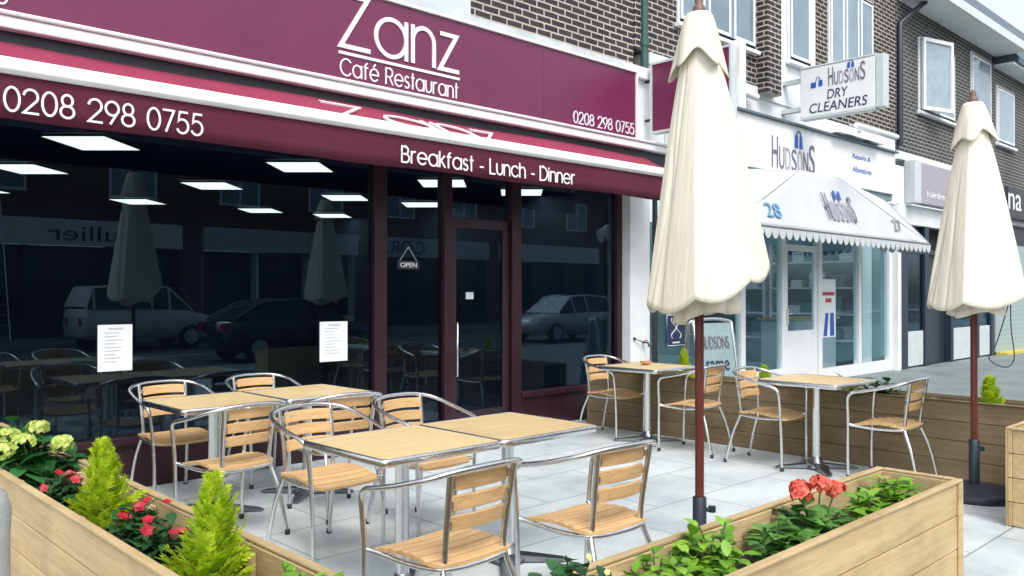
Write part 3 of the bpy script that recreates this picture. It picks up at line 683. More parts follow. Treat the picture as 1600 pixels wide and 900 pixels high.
# flood lamp trough above the fascia
a, b = onY(1338, 195, 6.15), onY(1402, 214, 6.15)
t = thing('sign_lamp', 'long white lamp trough above the Hudsons fascia end', 'lamp', a)
m = MB(); m.tube([(0, 0, 0), b - a], .045, 10); m.build('housing', M_white, t)
m = MB(); m.tube([(0.3, 0, 0), (.3, .25, .08)], .015, 6); m.tube([(1.3, 0, -.02), (1.3, .25, .06)], .015, 6); m.build('arm', M_lgrey, t)
t = thing('folded_tarpaulin', 'crumpled white sheet lying along the ledge beside the lamp trough', 'sheet', (13.9, 6.18, 4.003))
m = MB(); vs = []; fs_ = []; nx = 26
for i in range(nx + 1):
    for j in range(7):
        vs.append((-.9 + 1.7 * i / nx, -.1 + .3 * j / 6, .01 + (.10 + .05 * sin(i * 1.3) + .04 * sin(i * .7 + j)) * max(0, sin(pi * j / 6)) * max(0, sin(pi * i / nx)) ** .5))
for i in range(nx):
    for j in range(6): a_ = i * 7 + j; fs_.append((a_, a_ + 7, a_ + 8, a_ + 1))
m.add(vs, fs_, True); m.build('sheet', M_paper, t, solid=.004)

# canopy with scalloped valance
CY = 5.4
cn = thing('canopy', 'white dry cleaner canopy with scalloped edge and Hudsons lettering', 'canopy', (12, HW, 2.2))
cA, cB = Vector((8.75, CY, 2.285)), Vector((14.9, CY, 2.265))
rA, rB = Vector((11.0, 5.72, 3.16)), Vector((12.15, 5.72, 3.17))
wA, wB = Vector((9.6, HF - .02, 3.1)), Vector((15.3, HF + .03, 3.08))
wA2, wB2 = Vector((8.75, HF, 2.32)), Vector((14.9, HF, 2.30))
M_can = mat('white canopy cloth', (.52, .55, .56), .8, var=.06, scale=2, bmp=.08)
m = MB()
def tri(a, b, c, n=8, sag=.03):
    vs = []; fs = []; idx = {}
    for i in range(n + 1):
        for j in range(n + 1 - i):
            u, v = i / n, j / n; w_ = 1 - u - v; idx[i, j] = len(vs)
            q = a * w_ + b * u + c * v; vs.append(q + Vector((0, 0, -sag * 27 * u * v * w_)))
    for i in range(n):
        for j in range(n - i):
            fs.append((idx[i, j], idx[i + 1, j], idx[i, j + 1]))
            if j < n - i - 1: fs.append((idx[i + 1, j], idx[i + 1, j + 1], idx[i, j + 1]))
    m.add(vs, fs, True)
def sheet(a, b, c, d, n=14):
    vs = [((a.lerp(b, i / n)).lerp(d.lerp(c, i / n), j / n) + Vector((0, -.012 * sin(pi * i / n) * sin(pi * j / n) * (1 + .4 * sin(i * 1.9)), -.05 * sin(pi * j / n) * (.3 + sin(pi * i / n))))) for i in range(n + 1) for j in range(n + 1)]
    m.add(vs, [(i * (n + 1) + j, (i + 1) * (n + 1) + j, (i + 1) * (n + 1) + j + 1, i * (n + 1) + j + 1) for i in range(n) for j in range(n)], True)
sheet(cA, cB, rB, rA); tri(cB, wB, rB, sag=.05); tri(cB, wB2, wB); tri(cA, rA, wA, sag=.03); tri(cA, wA, wA2); tri(rA, rB, wA, sag=.02); tri(rB, wB, wA, sag=.02)
onroot(m.build('cloth', M_can, cn, solid=.003), cn)
m = MB()
nS = 34
def scallop(A, B, n):
    for i in range(n):
        p, q = A.lerp(B, i / n), A.lerp(B, (i + 1) / n)
        pts = [p + Vector((0, 0, 0))]
        for k in range(9):
            u = .04 + .92 * k / 8; pts.append(p.lerp(q, u) + Vector((0, 0, -.075 - .075 * max(0, sin(pi * k / 8)) ** .6)))
        pts.append(q)
        m.poly(pts, Vector((0, -.004, 0)) if abs(A.y - B.y) < .01 else Vector((-.004, 0, 0)))
scallop(cA, cB, nS); scallop(cA, wA2, 6); scallop(cB, wB2, 6)
onroot(m.build('valance', M_can, cn), cn)
m = MB(); m.tube([cA + Vector((0, -.006, -.004)), cB + Vector((0, -.006, -.004))], .008, 6); onroot(m.build('edge_piping', mat('grey piping', (.12, .12, .14), .7), cn), cn)
ey = (Vector((0, rB.y, rB.z)) - Vector((0, CY, 2.28))).normalized(); ez_ = ey
def onface(x, up): return Vector((x, CY - .012, 2.285)) + ey * up
def face_text(tx, x, up, w_, h_, mm): onroot(print_text(tx, onface(x, up), XA, ey, w_, h_, 'lettering', mm, cn, .008), cn)
xx = onY(1192, 0, CY + .1).x; face_text('28', xx, .13, .38, .2, mat('sky blue ink', (.12, .32, .52), .6))
xx = onY(1393, 0, CY + .1).x; face_text('27', xx, .15, .3, .2, M_ink)
a, b = onY(1287, 0, CY + .15).x, onY(1333, 0, CY + .15).x
xs = a; e = (b - a) / 7.2
for i, ch in enumerate('HUDSONS'):
    big = i in (0, 6); face_text(ch, xs, .20, e * .85, .42 if big else .30, M_plum if big else mat('grey ink soft', (.33, .33, .40), .5)); xs += e * 1.02
c = (a + b) / 2
m = MB()
for dx in (-.11, .04):
    m.poly([onface(c + dx, .54) + Vector((0, -.009, .0)), onface(c + dx + .08, .54) + Vector((0, -.009, 0)), onface(c + dx + .08, .68) + Vector((0, -.009, 0)), onface(c + dx + .015, .68) + Vector((0, -.009, 0))], (0, -.004, .002))
onroot(m.build('bag_emblem', M_blue, cn), cn)

# A-board in front of the dry cleaners
p = onY(1116, 570, 5.6); t = thing('pavement_sign', 'free standing pavement sign reading Hudsons same day, behind the near umbrella pole', 'sign', (p.x - .05, 5.62, -.004), radians(-14))
m = MB(); w_ = .30; h_ = 1.12
for sy, lean in ((-.22, .2), (.22, -.2)):
    m.tube(spline([(-w_, sy, 0), (-w_, sy + lean * .8, h_ * .85), (-w_ * .8, sy + lean, h_), (w_ * .8, sy + lean, h_), (w_, sy + lean * .8, h_ * .85), (w_, sy, 0)], 5), .02, 8)
m.build('frame', M_steel, t)
m = MB(); m.poly([(-w_ + .02, -.205, .14), (w_ - .02, -.205, .14), (w_ - .02, -.03, h_ - .03), (-w_ + .02, -.03, h_ - .03)], (0, .012, 0)); m.build('panel', mat('pale green panel', (.24, .34, .33), .5), t)
up = Vector((0, .175, .95)).normalized(); o = Vector((0, -.21, .14))
for tx, hh, ht, w2, mm in (('HUDSONS', .66, .15, .44, M_plum), ('same', .40, .12, .36, M_dblue), ('day', .16, .14, .28, M_dblue)):
    print_text(tx, o + Vector((-w2 / 2, 0, 0)) + up * hh, XA, up, w2, ht, 'lettering', mm, t, .005)

# ------------------------------------------------------------------ third and fourth shops
nb = thing('corner_shop_building', 'dark fronted brick shop beyond the dry cleaners with an open upstairs window', 'building', (18.5, HW, 0))
w = MB(); w.box(HX1 + .003, 21.5, HW, HW + .3, 4.1, 7.6); onroot(w.build('brick_wall', M_brick2, nb), nb)
w = MB(); w.box(HX1 + .003, 21.5, HW - .06, HW + .3, 3.95, 4.097); w.box(16.05, 21.5, HW - .05, HW + .1, 2.75, 3.12); onroot(w.build('white_band', M_render, nb), nb)
w = MB(); w.box(HX1 + .2, 21.7, 5.78, HW - .003, 6.95, 7.0); onroot(w.build('soffit', M_white, nb), nb)
w = MB(); w.box(HX1 + .2, 21.75, 5.74, 5.777, 6.93, 7.12); onroot(w.build('gutter_board', mat('pale gutter board', (.6, .66, .68), .5), nb, bevel=.01), nb)
w = MB(); w.poly([(HX1, 5.75, 7.123), (HX1, 7.6, 9.0), (HX1, 13, 7.123)], (5.75, 0, 0)); onroot(w.build('roof', M_tile, nb), nb)
casement(nb, onY(1434, 0, HW).x, onY(1490, 0, HW).x, 5.0, 6.45, HW, 2, True)
casement(nb, 20.0, 21.3, 5.05, 6.75, HW, 1)
w = MB(); w.box(HX1 + .1, 21.5, 6.9, 7.0, 0, 3.1); w.box(HX1 + .08, 16.5, HW - .03, HW + .1, 0, 2.745); w.box(17.35, 17.55, HW - .03, HW + .1, 0, 2.745); w.box(18.75, 18.9, HW - .03, HW + .1, 0, 2.745); w.box(20.25, 20.5, HW - .03, HW + .1, 0, 2.745); w.box(21.3, 21.5, HW - .03, HW + .1, 0, 2.745); w.box(16.5, 21.3, HW - .02, HW + .08, 2.2, 2.3)
onroot(w.build('shopfront_frame', M_navy, nb), nb)
for x0, x1 in ((16.5, 17.35), (18.9, 20.25), (20.5, 21.3)):
    w = MB(); w.box(x0, x1, HW + .02, HW + .03, .7, 2.2); onroot(w.build('window_pane', M_glass, nb), nb)
    w = MB(); w.box(x0 + .02, x1 - .02, HW + .0, HW + .04, .03, .697); onroot(w.build('riser_panel', M_lgrey, nb, bevel=.006), nb)
w = MB(); w.box(17.56, 18.74, HW + .1, HW + .14, 0, 2.2); onroot(w.build('door', mat('dark teal door', (.02, .035, .045), .3), nb), nb)
t = thing('shop_fascia', 'grey fascia box with faint white lettering right of the dry cleaners', 'sign', (16.6, 6.2, 3.15))
m = MB(); m.box(.0, 3.9, 0, .2, 0, .78); m.build('panel', M_grey, t, bevel=.01)
m = MB(); m.box(-.28, -.003, -.03, .2, -.02, .8); m.build('end_cap', M_lgrey, t, bevel=.02); m = MB(); m.box(3.903, 4.1, -.03, .2, -.02, .8); m.build('end_cap', M_lgrey, t, bevel=.02)
print_text('hairdressing', (.35, -.002, .1), XA, ZA, 1.5, .16, 'lettering', M_letter, t, .005)
fb = thing('end_shop_building', 'far brick shop with pale dotted shutter at the right edge', 'building', (26, HW, 0))
w = MB(); w.box(21.503, 60, HW, HW + .3, 3.95, 6.8); onroot(w.build('brick_wall', M_brick2, fb), fb)
w = MB(); w.box(21.503, 60, HW - .05, HW + .3, 3.1, 3.947); w.box(21.6, 60, 6.0, HW - .003, 6.7, 6.75); onroot(w.build('white_band', M_render, fb), fb)
w = MB(); w.poly([(21.8, 5.95, 6.753), (21.8, 5.95, 6.9), (21.8, 8.3, 9.9), (21.8, 13, 6.753)], (38, 0, 0)); onroot(w.build('roof', M_tile, fb), fb)
casement(fb, onY(1556, 0, HW).x, onY(1583, 0, HW).x, 4.95, 6.3, HW, 1)
casement(fb, 25.5, 27.5, 4.95, 6.3, HW, 2)
w = MB(); w.box(21.503, 60, HW + .1, HW + .2, 0, 3.09); onroot(w.build('shopfront', M_navy, fb), fb)
m, tt, bb = nt('dotted shutter'); gg = N(tt, 'ShaderNodeNewGeometry'); vo = N(tt, 'ShaderNodeTexVoronoi', Scale=9, Randomness=.0); tt.links.new(gg.outputs['Position'], vo.inputs['Vector'])
tt.links.new(ramp(tt, vo.outputs['Distance'], (.12, .2, .2), (.34, .43, .42), .22, .3), bb.inputs['Base Color'])
w = MB(); w.box(21.7, 25.5, HW - .0, HW + .08, .05, 2.6); onroot(w.build('shutter', m, fb), fb)
w = MB(); w.box(21.7, 25.5, HW - .25, HW - .01, -.004, .05); onroot(w.build('step', mat('yellow step', (.6, .5, .08), .6), fb), fb)
t = thing('dark_fascia', 'dark fascia with bold white letters at the right edge behind the far umbrella', 'sign', (21.9, 6.2, 3.2))
m = MB(); m.box(0, 6, 0, .19, 0, .72); m.build('panel', mat('charcoal panel', (.03, .035, .045), .45), t, bevel=.01)
a, b = onY(1576, 0, 6.2).x, onY(1596, 0, 6.2).x
print_text('na', (a - 21.9, -.002, .2), XA, ZA, b - a, .38, 'lettering', M_letter, t, .006)

# ------------------------------------------------------------------ planters
RIM = .6
def planter(label, x, y, length, rz, width=.36, battens=True, pl=None):
    """length along local X, outer long side at y=0, inner at y=width"""
    t = thing('planter', label, 'planter', (x, y, 0), rz, 'wooden planters round the terrace')
    th = .025; bh = .146; pl = pl or M_plank
    for nm, yy in (('long_side', 0), ('long_side', width - th)):
        m = MB()
        for k in range(4): m.box(0, length, yy, yy + th, .004 + k * .15, .004 + k * .15 + bh)
        m.build(nm, pl, t, bevel=.0035)
    for xx in (.0015, length - th - .0015):
        m = MB()
        for k in range(4): m.box(xx, xx + th, th + .001, width - th - .001, .004 + k * .15, .004 + k * .15 + bh)
        m.build('short_side', pl, t, bevel=.0035)
    m = MB(); m.box(-.0, length, -.014, .02, RIM + .003, RIM + .014); m.box(0, length, width - .02, width + .012, RIM + .003, RIM + .014)
    m.box(-.012, .018, .022, width - .022, RIM + .003, RIM + .013); m.box(length - .018, length + .012, .022, width - .022, RIM + .003, RIM + .013)
    m.build('rim_cap', pl, t, bevel=.003)
    for cx in (-.006, length - .04):
        for y0, y1 in ((-.013, -.001), (width + .001, width + .012)):
            m = MB(); m.box(cx, cx + .046, y0, y1, .002, RIM); m.build('corner_strip', pl, t, bevel=.003)
    nb_ = max(2, int(length / .8))
    for i in range(nb_ + 1):
        bx = .03 + (length - .1) * i / nb_
        for y0 in (th + .002, width - th - .04):
            m = MB(); m.box(bx, bx + .045, y0, y0 + .038, .1, RIM - .02); m.build('batten', M_batten, t, bevel=.003)
    vs = []; f = []; nx, ny = int(length / .06), 7
    m = MB()
    for i in range(nx + 1):
        for j in range(ny):
            vs.append((th + .003 + (length - 2 * th - .006) * i / nx, th + .003 + (width - 2 * th - .006) * j / (ny - 1), .47 + random.uniform(-.012, .02)))
    for i in range(nx):
        for j in range(ny - 1): a_ = i * ny + j; f.append((a_, a_ + ny, a_ + ny + 1, a_ + 1))
    m.add(vs, f, True); m.build('soil', M_soil, t)
    return t
planter('wooden planter along the left with lime conifers, hydrangea and red flowers', 1.345, 1.72, 4.45, radians(90))
planter('wooden planter in the foreground with coral geranium and leafy greens', .985, 1.35, 3.08, 0)
planter('long wooden planter at the far side behind the two right tables', 7.34, 1.72, 4.4, radians(90), pl=M_plank_shade)
planter('wooden planter end at the right edge beside the far umbrella base', 5.83, 1.30, 1.88, 0)

# ------------------------------------------------------------------ chair
def make_chair(label):
    t = thing('bistro_chair', label, 'chair', (0, 0, 0), 0, 'aluminium bistro chairs on the terrace')
    R_ = .0118
    half = [(.222, .225, .0), (.226, .222, .25), (.234, .217, .45), (.247, .214, .58), (.256, .206, .645), (.266, .165, .678), (.272, .09, .695), (.272, -.03, .722), (.260, -.14, .752), (.228, -.20, .771), (.172, -.232, .785), (.10, -.252, .793)]
    pts = half + [(0, -.258, .795)] + [(-x, y, z) for x, y, z in half[::-1]]
    m = MB(); m.tube(spline(pts, 5), R_, 12); m.build('arm_rail', M_steel, t)
    for s in (-1, 1):
        m = MB(); m.tube(spline([(s * .205, -.30, 0), (s * .188, -.24, .25), (s * .165, -.183, .405), (s * .155, -.180, .45), (s * .157, -.192, .56), (s * .168, -.228, .787)], 6), .0125, 10); m.build('leg', M_steel, t)
        for fx_, fy_ in ((s * .205, -.30), (s * .222, .225)):
            m = MB(); m.lathe([(.0145, 0), (.0155, .004), (.0155, .03), (.013, .032)], (fx_, fy_, 0), 10); m.build('foot_cap', M_dark, t)
    loop = [(.228, .218, .425), (.205, .17, .415), (.19, .03, .405), (.185, -.10, .41), (.171, -.176, .418), (.08, -.19, .41), (-.08, -.19, .41), (-.171, -.176, .418), (-.185, -.10, .41), (-.19, .03, .405), (-.205, .17, .415), (-.228, .218, .425)]
    m = MB(); m.tube(spline(loop, 5), .0115, 10); m.tube(spline([(.205, .17, .415), (.12, .205, .405), (-.12, .205, .405), (-.205, .17, .415)], 5), .011, 8); m.build('seat_frame', M_steel, t)
    # slatted seat, one mesh: slats run side to side over a dished profile
    def zs(y): return .442 + .014 * cos((y + .02) * 11) - (.12 * (y - .15) if y > .15 else 0) + (.05 * (-y - .12) if y < -.12 else 0)
    def hw(y):
        f = 1.0
        if y > .17: f = 1 - ((y - .17) / .075) ** 2 * .22
        if y < -.12: f = 1 - ((-y - .12) / .085) ** 2 * .2
        return .205 * f
    m = MB(); edges = [-.198, -.137, -.075, -.013, .05, .112, .174, .238]
    for i in range(7):
        y0, y1 = edges[i] + .0045, edges[i + 1] - .0045; vs = []; fs = []; K = 5
        for k in range(K):
            y = y0 + (y1 - y0) * k / (K - 1); z = zs(y); w_ = hw(y); e_ = .0025 if k in (0, K - 1) else 0
            for x in (-1, -.5, 0, .5, 1):
                dz = -.006 * (1 - x * x); vs.append((x * w_, y, z + dz - e_))
            for x in (-1, -.5, 0, .5, 1):
                dz = -.006 * (1 - x * x); vs.append((x * w_, y, z + dz - .016))
        for k in range(K - 1):
            for x in range(4):
                a_ = k * 10 + x; fs.append((a_, a_ + 1, a_ + 11, a_ + 10)); b_ = a_ + 5; fs.append((b_, b_ + 10, b_ + 11, b_ + 1))
            a_ = k * 10; fs.append((a_, a_ + 10, a_ + 15, a_ + 5)); a_ += 4; fs.append((a_, a_ + 5, a_ + 15, a_ + 10))
        for x in range(4):
            fs.append((x, x + 5, x + 6, x + 1)); a_ = (K - 1) * 10 + x; fs.append((a_, a_ + 1, a_ + 6, a_ + 5))
        m.add(vs, fs)
    m.build('seat', M_ash, t)
    for zc, yb in ((.738, -.214), (.660, -.203), (.582, -.192)):
        m = MB(); vs = []; fs = []; K = 12; hh = .030
        for k in range(K + 1):
            u = -1 + 2 * k / K; x = u * .146; y = yb + .012 - .026 * (1 - u * u) + .0
            for dy, dz in ((.009, -hh + .003), (.009, 0), (.009, hh - .003), (.006, hh), (-.004, hh), (-.007, hh - .003), (-.007, 0), (-.007, -hh + .003), (-.004, -hh), (.006, -hh)):
                vs.append((x, y + dy - dz * .18, zc + dz + .004 * (1 - u * u)))
        for k in range(K):
            for q in range(10): fs.append((k * 10 + q, (k + 1) * 10 + q, (k + 1) * 10 + (q + 1) % 10, k * 10 + (q + 1) % 10))
        fs.append(tuple(range(10))); fs.append(tuple(range(K * 10, K * 10 + 10))[::-1])
        m.add(vs, fs); o = m.build('back_slat', M_ash, t, bevel=0)
        for s in (-1, 1):
            m = MB(); m.box(s * .148 - .007, s * .148 + .007, yb - .012, yb + .012, zc - .014, zc + .014); 
            m.build('bracket', M_steel, o)
    return t
G_ch = None
CH = [ # x, y, facing angle (0 = facing the shop), label
    (2.13, 2.63, 2, 'nearest left chair with its back to the camera at the front table pair'),
    (2.87, 2.52, -3, 'nearest right chair with its back to the camera, beside the near umbrella pole'),
    (2.50, 4.13, 181, 'chair facing the camera behind the left half of the front table pair'),
    (3.20, 4.16, 183, 'chair mostly hidden behind the right half of the front table pair'),
    (2.40, 6.02, 180, 'leftmost chair, facing out from the cafe window behind the rear left table'),
    (3.12, 6.04, 178, 'chair against the cafe window behind the right half of the rear table pair'),
    (2.27, 4.86, 6, 'chair seen from behind at the left half of the rear table pair'),
    (3.02, 4.88, -4, 'chair seen from behind at the right half of the rear table pair'),
    (6.62, 5.47, 181, 'far chair with its back to the cafe window, behind the far table'),
    (6.52, 4.44, 5, 'chair behind the near umbrella pole, back to the camera at the far table'),
    (6.50, 3.66, 182, 'chair facing the camera on the left side of the right hand table'),
    (6.64, 2.72, 1, 'rightmost chair with its back to the street at the right hand table'),
]
ch0 = make_chair(CH[0][3]); ch0.location = (CH[0][0], CH[0][1], 0); ch0.rotation_euler.z = radians(CH[0][2])
for x, y, a, lab in CH[1:]: dup(ch0, (x, y, 0), radians(a), lab)

# ------------------------------------------------------------------ tables
def make_table(label):
    t = thing('cafe_table', label, 'table', (0, 0, 0), 0, 'square pedestal tables on the terrace')
    a = .342; r = .03; out = []
    def rr(a, r, n=5):
        o = []
        for cx, cy, s in ((a - r, a - r, 0), (-a + r, a - r, 90), (-a + r, -a + r, 180), (a - r, -a + r, 270)):
            for k in range(n + 1): o.append((cx + r * cos(radians(s + 90 * k / n)), cy + r * sin(radians(s + 90 * k / n))))
        return o
    m = MB(); m.poly([(x, y, .712) for x, y in rr(a - .004, r)], (0, 0, .022)); m.build('tabletop', M_top, t)
    m = MB(); q = rr(a + .004, r + .004)
    prof = [(0, .7), (.004, .705), (.005, .717), (.004, .73), (0, .735), (-.006, .7365), (-.008, .734)]
    vs = []; fs = []; n = len(q)
    for x, y in q:
        L = sqrt(x * x + y * y)
        for d, z in prof: vs.append((x * (1 + d / L), y * (1 + d / L), z))
    K = len(prof)
    for i in range(n):
        for k in range(K - 1): j = (i + 1) % n; fs.append((i * K + k, j * K + k, j * K + k + 1, i * K + k + 1))
    m.add(vs, fs, True); m.build('edge_band', M_steel, t)
    m = MB(); m.poly([(x, y, .699) for x, y in rr(a - .006, r)], (0, 0, .012)); m.build('underside', M_lgrey, t)
    m = MB(); m.lathe([(.034, .03), (.034, .66), (.05, .675), (.05, .697)], (0, 0, 0), 20); m.build('column', M_steel, t)
    m = MB(); m.lathe([(.1, .012), (.098, .03), (.05, .045), (.04, .09), (.0345, .1)], (0, 0, 0), 24)
    for k in range(4):
        an = radians(45 + 90 * k); c, s = cos(an), sin(an)
        pts = [(.04, .038, .034), (.31, .022, .012), (.34, .018, .0), (.34, -.018, .0), (.31, -.022, .012), (.04, -.038, .034)]
        def R2(u, v, z): return (u * c - v * s, u * s + v * c, z)
        m.add([R2(.03, .045, .048), R2(.3, .026, .022), R2(.335, .018, .012), R2(.335, -.018, .012), R2(.3, -.026, .022), R2(.03, -.045, .048),
               R2(.03, .045, .008), R2(.3, .026, .008), R2(.335, .018, .008), R2(.335, -.018, .008), R2(.3, -.026, .008), R2(.03, -.045, .008)],
              [(0, 1, 4, 5), (1, 2, 3, 4), (0, 6, 7, 1), (1, 7, 8, 2), (2, 8, 9, 3), (3, 9, 10, 4), (4, 10, 11, 5)])
        m.lathe([(.014, 0), (.014, .012)], R2(.31, 0, 0), 10)
    m.build('base', M_steel2, t)
    return t
tb = make_table('left half of the front table pair, nearest the camera'); tb.location = (2.42, 3.31, 0)
for x, y, a, lab in ((3.12, 3.31, 0, 'right half of the front table pair, edge near the umbrella'), (2.42, 5.42, 0, 'left half of the rear table pair, by the cafe window'),
                     (3.13, 5.44, 1, 'right half of the rear table pair, by the cafe window'), (6.62, 5.03, 1, 'far table in front of the white pilaster'), (6.60, 3.29, -1, 'right hand table alone in front of the far planter')):
    dup(tb, (x, y, 0), radians(a), lab)
p = (6.68, 5.10, .737); t = thing('small_dish', 'small orange dish on the far table by the pilaster', 'dish', p)
m = MB(); m.lathe([(.02, 0), (.05, .015), (.06, .035), (.054, .035), (.04, .014), (.0, .01)], (0, 0, 0), 16); m.build('bowl', mat('terracotta glaze', (.55, .25, .1), .4), t)

# ------------------------------------------------------------------ parasols
def parasol(label, x, y, top, seed, tilt, Rb, z_low):
    rnd = random.Random(seed)
    t = thing('parasol', label, 'parasol', (x, y, 0), 0, 'closed cream parasols')
    m = MB(); m.lathe([(.0, .0), (.30, .0), (.305, .01), (.30, .04), (.26, .06), (.06, .085), (.05, .09)], (0, 0, 0), 40); m.build('base', M_iron, t)
    m = MB(); m.lathe([(.035, .085), (.035, .40), (.03, .405)], (0, 0, 0), 20); m.tube([(.03, 0, .33), (.075, -.02, .33)], .012, 8); m.lathe([(.02, 0), (.02, .03)], (.08, -.022, .315), 10); m.build('sleeve', M_iron, t)
    m = MB(); m.lathe([(.023, .1), (.023, top - .06)], (0, 0, 0), 16); m.build('pole', M_pole, t)
    m = MB(); m.lathe([(.03, top - .06), (.034, top - .02), (.03, top), (.018, top + .01), (.024, top + .03), (.012, top + .055), (.0, top + .06)], (0, 0, 0), 14); m.build('finial', mat('brown cap', (.17, .10, .08), .5), t)
    zt = top - .04; n = 288; K = 44
    ph = [rnd.uniform(0, 2 * pi) for _ in range(8)]
    tips = sorted((2 * pi * q / 6 + rnd.uniform(-.22, .22) + SR) for q in range(6)); lean = Vector((cos(SR), sin(SR), 0)) * tilt[2]
    grooves = [(rnd.uniform(0, 2 * pi), rnd.uniform(.02, .085), rnd.choice((.03, .045, .07, .15)), rnd.uniform(-.6, .6), rnd.uniform(.0, .5)) for _ in range(19)]
    def radius(th, v):
        k = 0
        while k < 6 and tips[k] <= th: k += 1
        a = tips[k - 1] if k > 0 else tips[5] - 2 * pi; b = tips[k] if k < 6 else tips[0] + 2 * pi
        u = (th - a) / (b - a); half = (b - a) / 2; facet = cos(half) / cos((u - .5) * (b - a))
        w_ = .35 + .4 * v; r = (1 - w_) * .93 + w_ * facet
        for g0, gd, gw, dr, v0 in grooves:
            d = (th - g0 - dr * (v - .5) + pi) % (2 * pi) - pi
            r -= gd * math.exp(-(d / gw) ** 2) * min(1, max(0, (v - v0) / .3 + .15)) * (1.0 - .6 * v)
        return r, 4 * u * (1 - u)
    base = SR - pi
    vs = []; fs = []
    for k in range(K + 1):
        v = k / K
        R = .06 + (Rb - .06) * (v ** .80)
        for i in range(n):
            th = 2 * pi * i / n; tt_ = th
            while tt_ < tips[0]: tt_ += 2 * pi
            while tt_ >= tips[0] + 2 * pi: tt_ -= 2 * pi
            r, sagm = radius(tt_, v)
            zl = z_low + .05 + tilt[0] * (.5 + .5 * cos(th - tilt[1])) ** 1.5 - .05 * sagm
            z = zt - .12 - (zt - .12 - zl) * v
            vs.append((r * R * cos(th) + lean.x * v, r * R * sin(th) + lean.y * v, z))
    for k in range(K):
        for i in range(n): j = (i + 1) % n; fs.append((k * n + i, (k + 1) * n + i, (k + 1) * n + j, k * n + j))
    m = MB(); m.add(vs, fs, True)
    # inner tucked folds below the hem
    o = m.build('canopy', M_canvas, t, solid=.004)
    vs = []; fs = []; K2 = 8; n2 = 96
    for k in range(K2 + 1):
        v = k / K2
        for i in range(n2):
            th = 2 * pi * i / n2; a = abs(sin(3.5 * th + ph[6])); r = Rb * (.36 + .16 * v) * (.72 + .35 * a)
            z = z_low + .35 - v * (.385 + .02 * sin(3 * th)) + tilt[0] * .35 * (.5 + .5 * cos(th - tilt[1]))
            vs.append((r * cos(th) + lean.x, r * sin(th) + lean.y, z))
    for k in range(K2):
        for i in range(n2): j = (i + 1) % n2; fs.append((k * n2 + i, (k + 1) * n2 + i, (k + 1) * n2 + j, k * n2 + j))
    m = MB(); m.add(vs, fs, True); m.build('inner_folds', M_canvas, t, solid=.004)
    vs = []; fs = []; K3 = 16; n3 = 128
    for k in range(K3 + 1):
        v = k / K3; R = .060 + (.136 - .060) * v ** .7
        for i in range(n3):
            th = 2 * pi * i / n3; a = sin(5 * th + ph[7]) * .6 + .4 * sin(3 * th + ph[2])
            r = R * (1 + .22 * a * v); z = zt - .0 - v * (.27 + .035 * sin(2 * th + ph[3]) + .03 * sin(5 * th + ph[7]))
            vs.append((r * cos(th), r * sin(th), z))
    for k in range(K3):
        for i in range(n3): j = (i + 1) % n3; fs.append((k * n3 + i, (k + 1) * n3 + i, (k + 1) * n3 + j, k * n3 + j))
    m = MB(); m.add(vs, fs, True); m.build('vent_flap', M_canvas, t, solid=.004)
    m = MB(); m.lathe([(.0, zt + .004), (.057, zt + .003), (.06, zt - .01)], (0, 0, 0), 24); m.build('crown_patch', M_canvas, t)
    return t
SR = radians(-46)                                     # direction to the right of the picture
u1 = parasol('near closed cream parasol standing inside the foreground planter', 3.67, 2.46, 2.92, 3, (.20, SR + .1, .045), .318, 1.34)
u2 = parasol('far closed cream parasol standing outside the planters at the right', 6.52, 2.07, 2.84, 11, (.10, SR + .3, .02), .345, 1.32)
# pull cord of the far parasol
m = MB(); m.tube(spline([(.16, -.19, 1.42), (.1, -.12, 1.1), (.06, -.08, .98), (.13, -.16, .92), (.2, -.2, .98), (.17, -.19, 1.2), (.16, -.19, 1.42)], 6), .004, 5); m.build('pull_cord', M_dark, u2)

# ------------------------------------------------------------------ plants
def leaf(mb, p, d, up, L, Wd, curl=.25, pts=3):
    d = d.normalized(); s = d.cross(up); s = s.normalized() if s.length > 1e-4 else Vector((1, 0, 0)); n = s.cross(d)
    prof = [(.0, .08), (.25, .75), (.5, 1.0), (.75, .72), (1, 0)]
    vs = []; fs = []
    for u, w in prof:
        c = p + d * (L * u) - n * (curl * L * u * u)
        vs += [c - s * (w * Wd / 2) + n * (.10 * Wd * w), c - n * .0, c + s * (w * Wd / 2) + n * (.10 * Wd * w)]
    for i in range(len(prof) - 1):
        a = i * 3; fs += [(a, a + 3, a + 4, a + 1), (a + 1, a + 4, a + 5, a + 2)]
    mb.add(vs, fs, True)
def rv(r): return Vector((r.uniform(-1, 1), r.uniform(-1, 1), r.uniform(-1, 1)))
L_lime = leafmat('lime conifer', (.34, .52, .015), (.68, .80, .05), .55, .45)
L_dark = leafmat('deep green leaves', (.012, .055, .02), (.05, .17, .05), .35)
L_mid = leafmat('mid green leaves', (.09, .27, .015), (.34, .58, .06), .4, .3)
L_gera = leafmat('geranium leaves', (.05, .18, .02), (.18, .40, .08), .5, .3)
L_hyd = leafmat('hydrangea leaves', (.015, .085, .02), (.05, .2, .05), .35)
F_red = leafmat('crimson petals', (.30, .004, .014), (.50, .012, .03), .5, .2)
F_coral = leafmat('coral petals', (.62, .07, .045), (.82, .19, .12), .5, .25)
F_yel = leafmat('lime white florets', (.35, .5, .06), (.72, .78, .25), .5, .3)
F_cream = leafmat('small cream blooms', (.6, .5, .08), (.8, .75, .35), .5, .2)
M_stem = mat('green stem', (.06, .13, .03), .6)
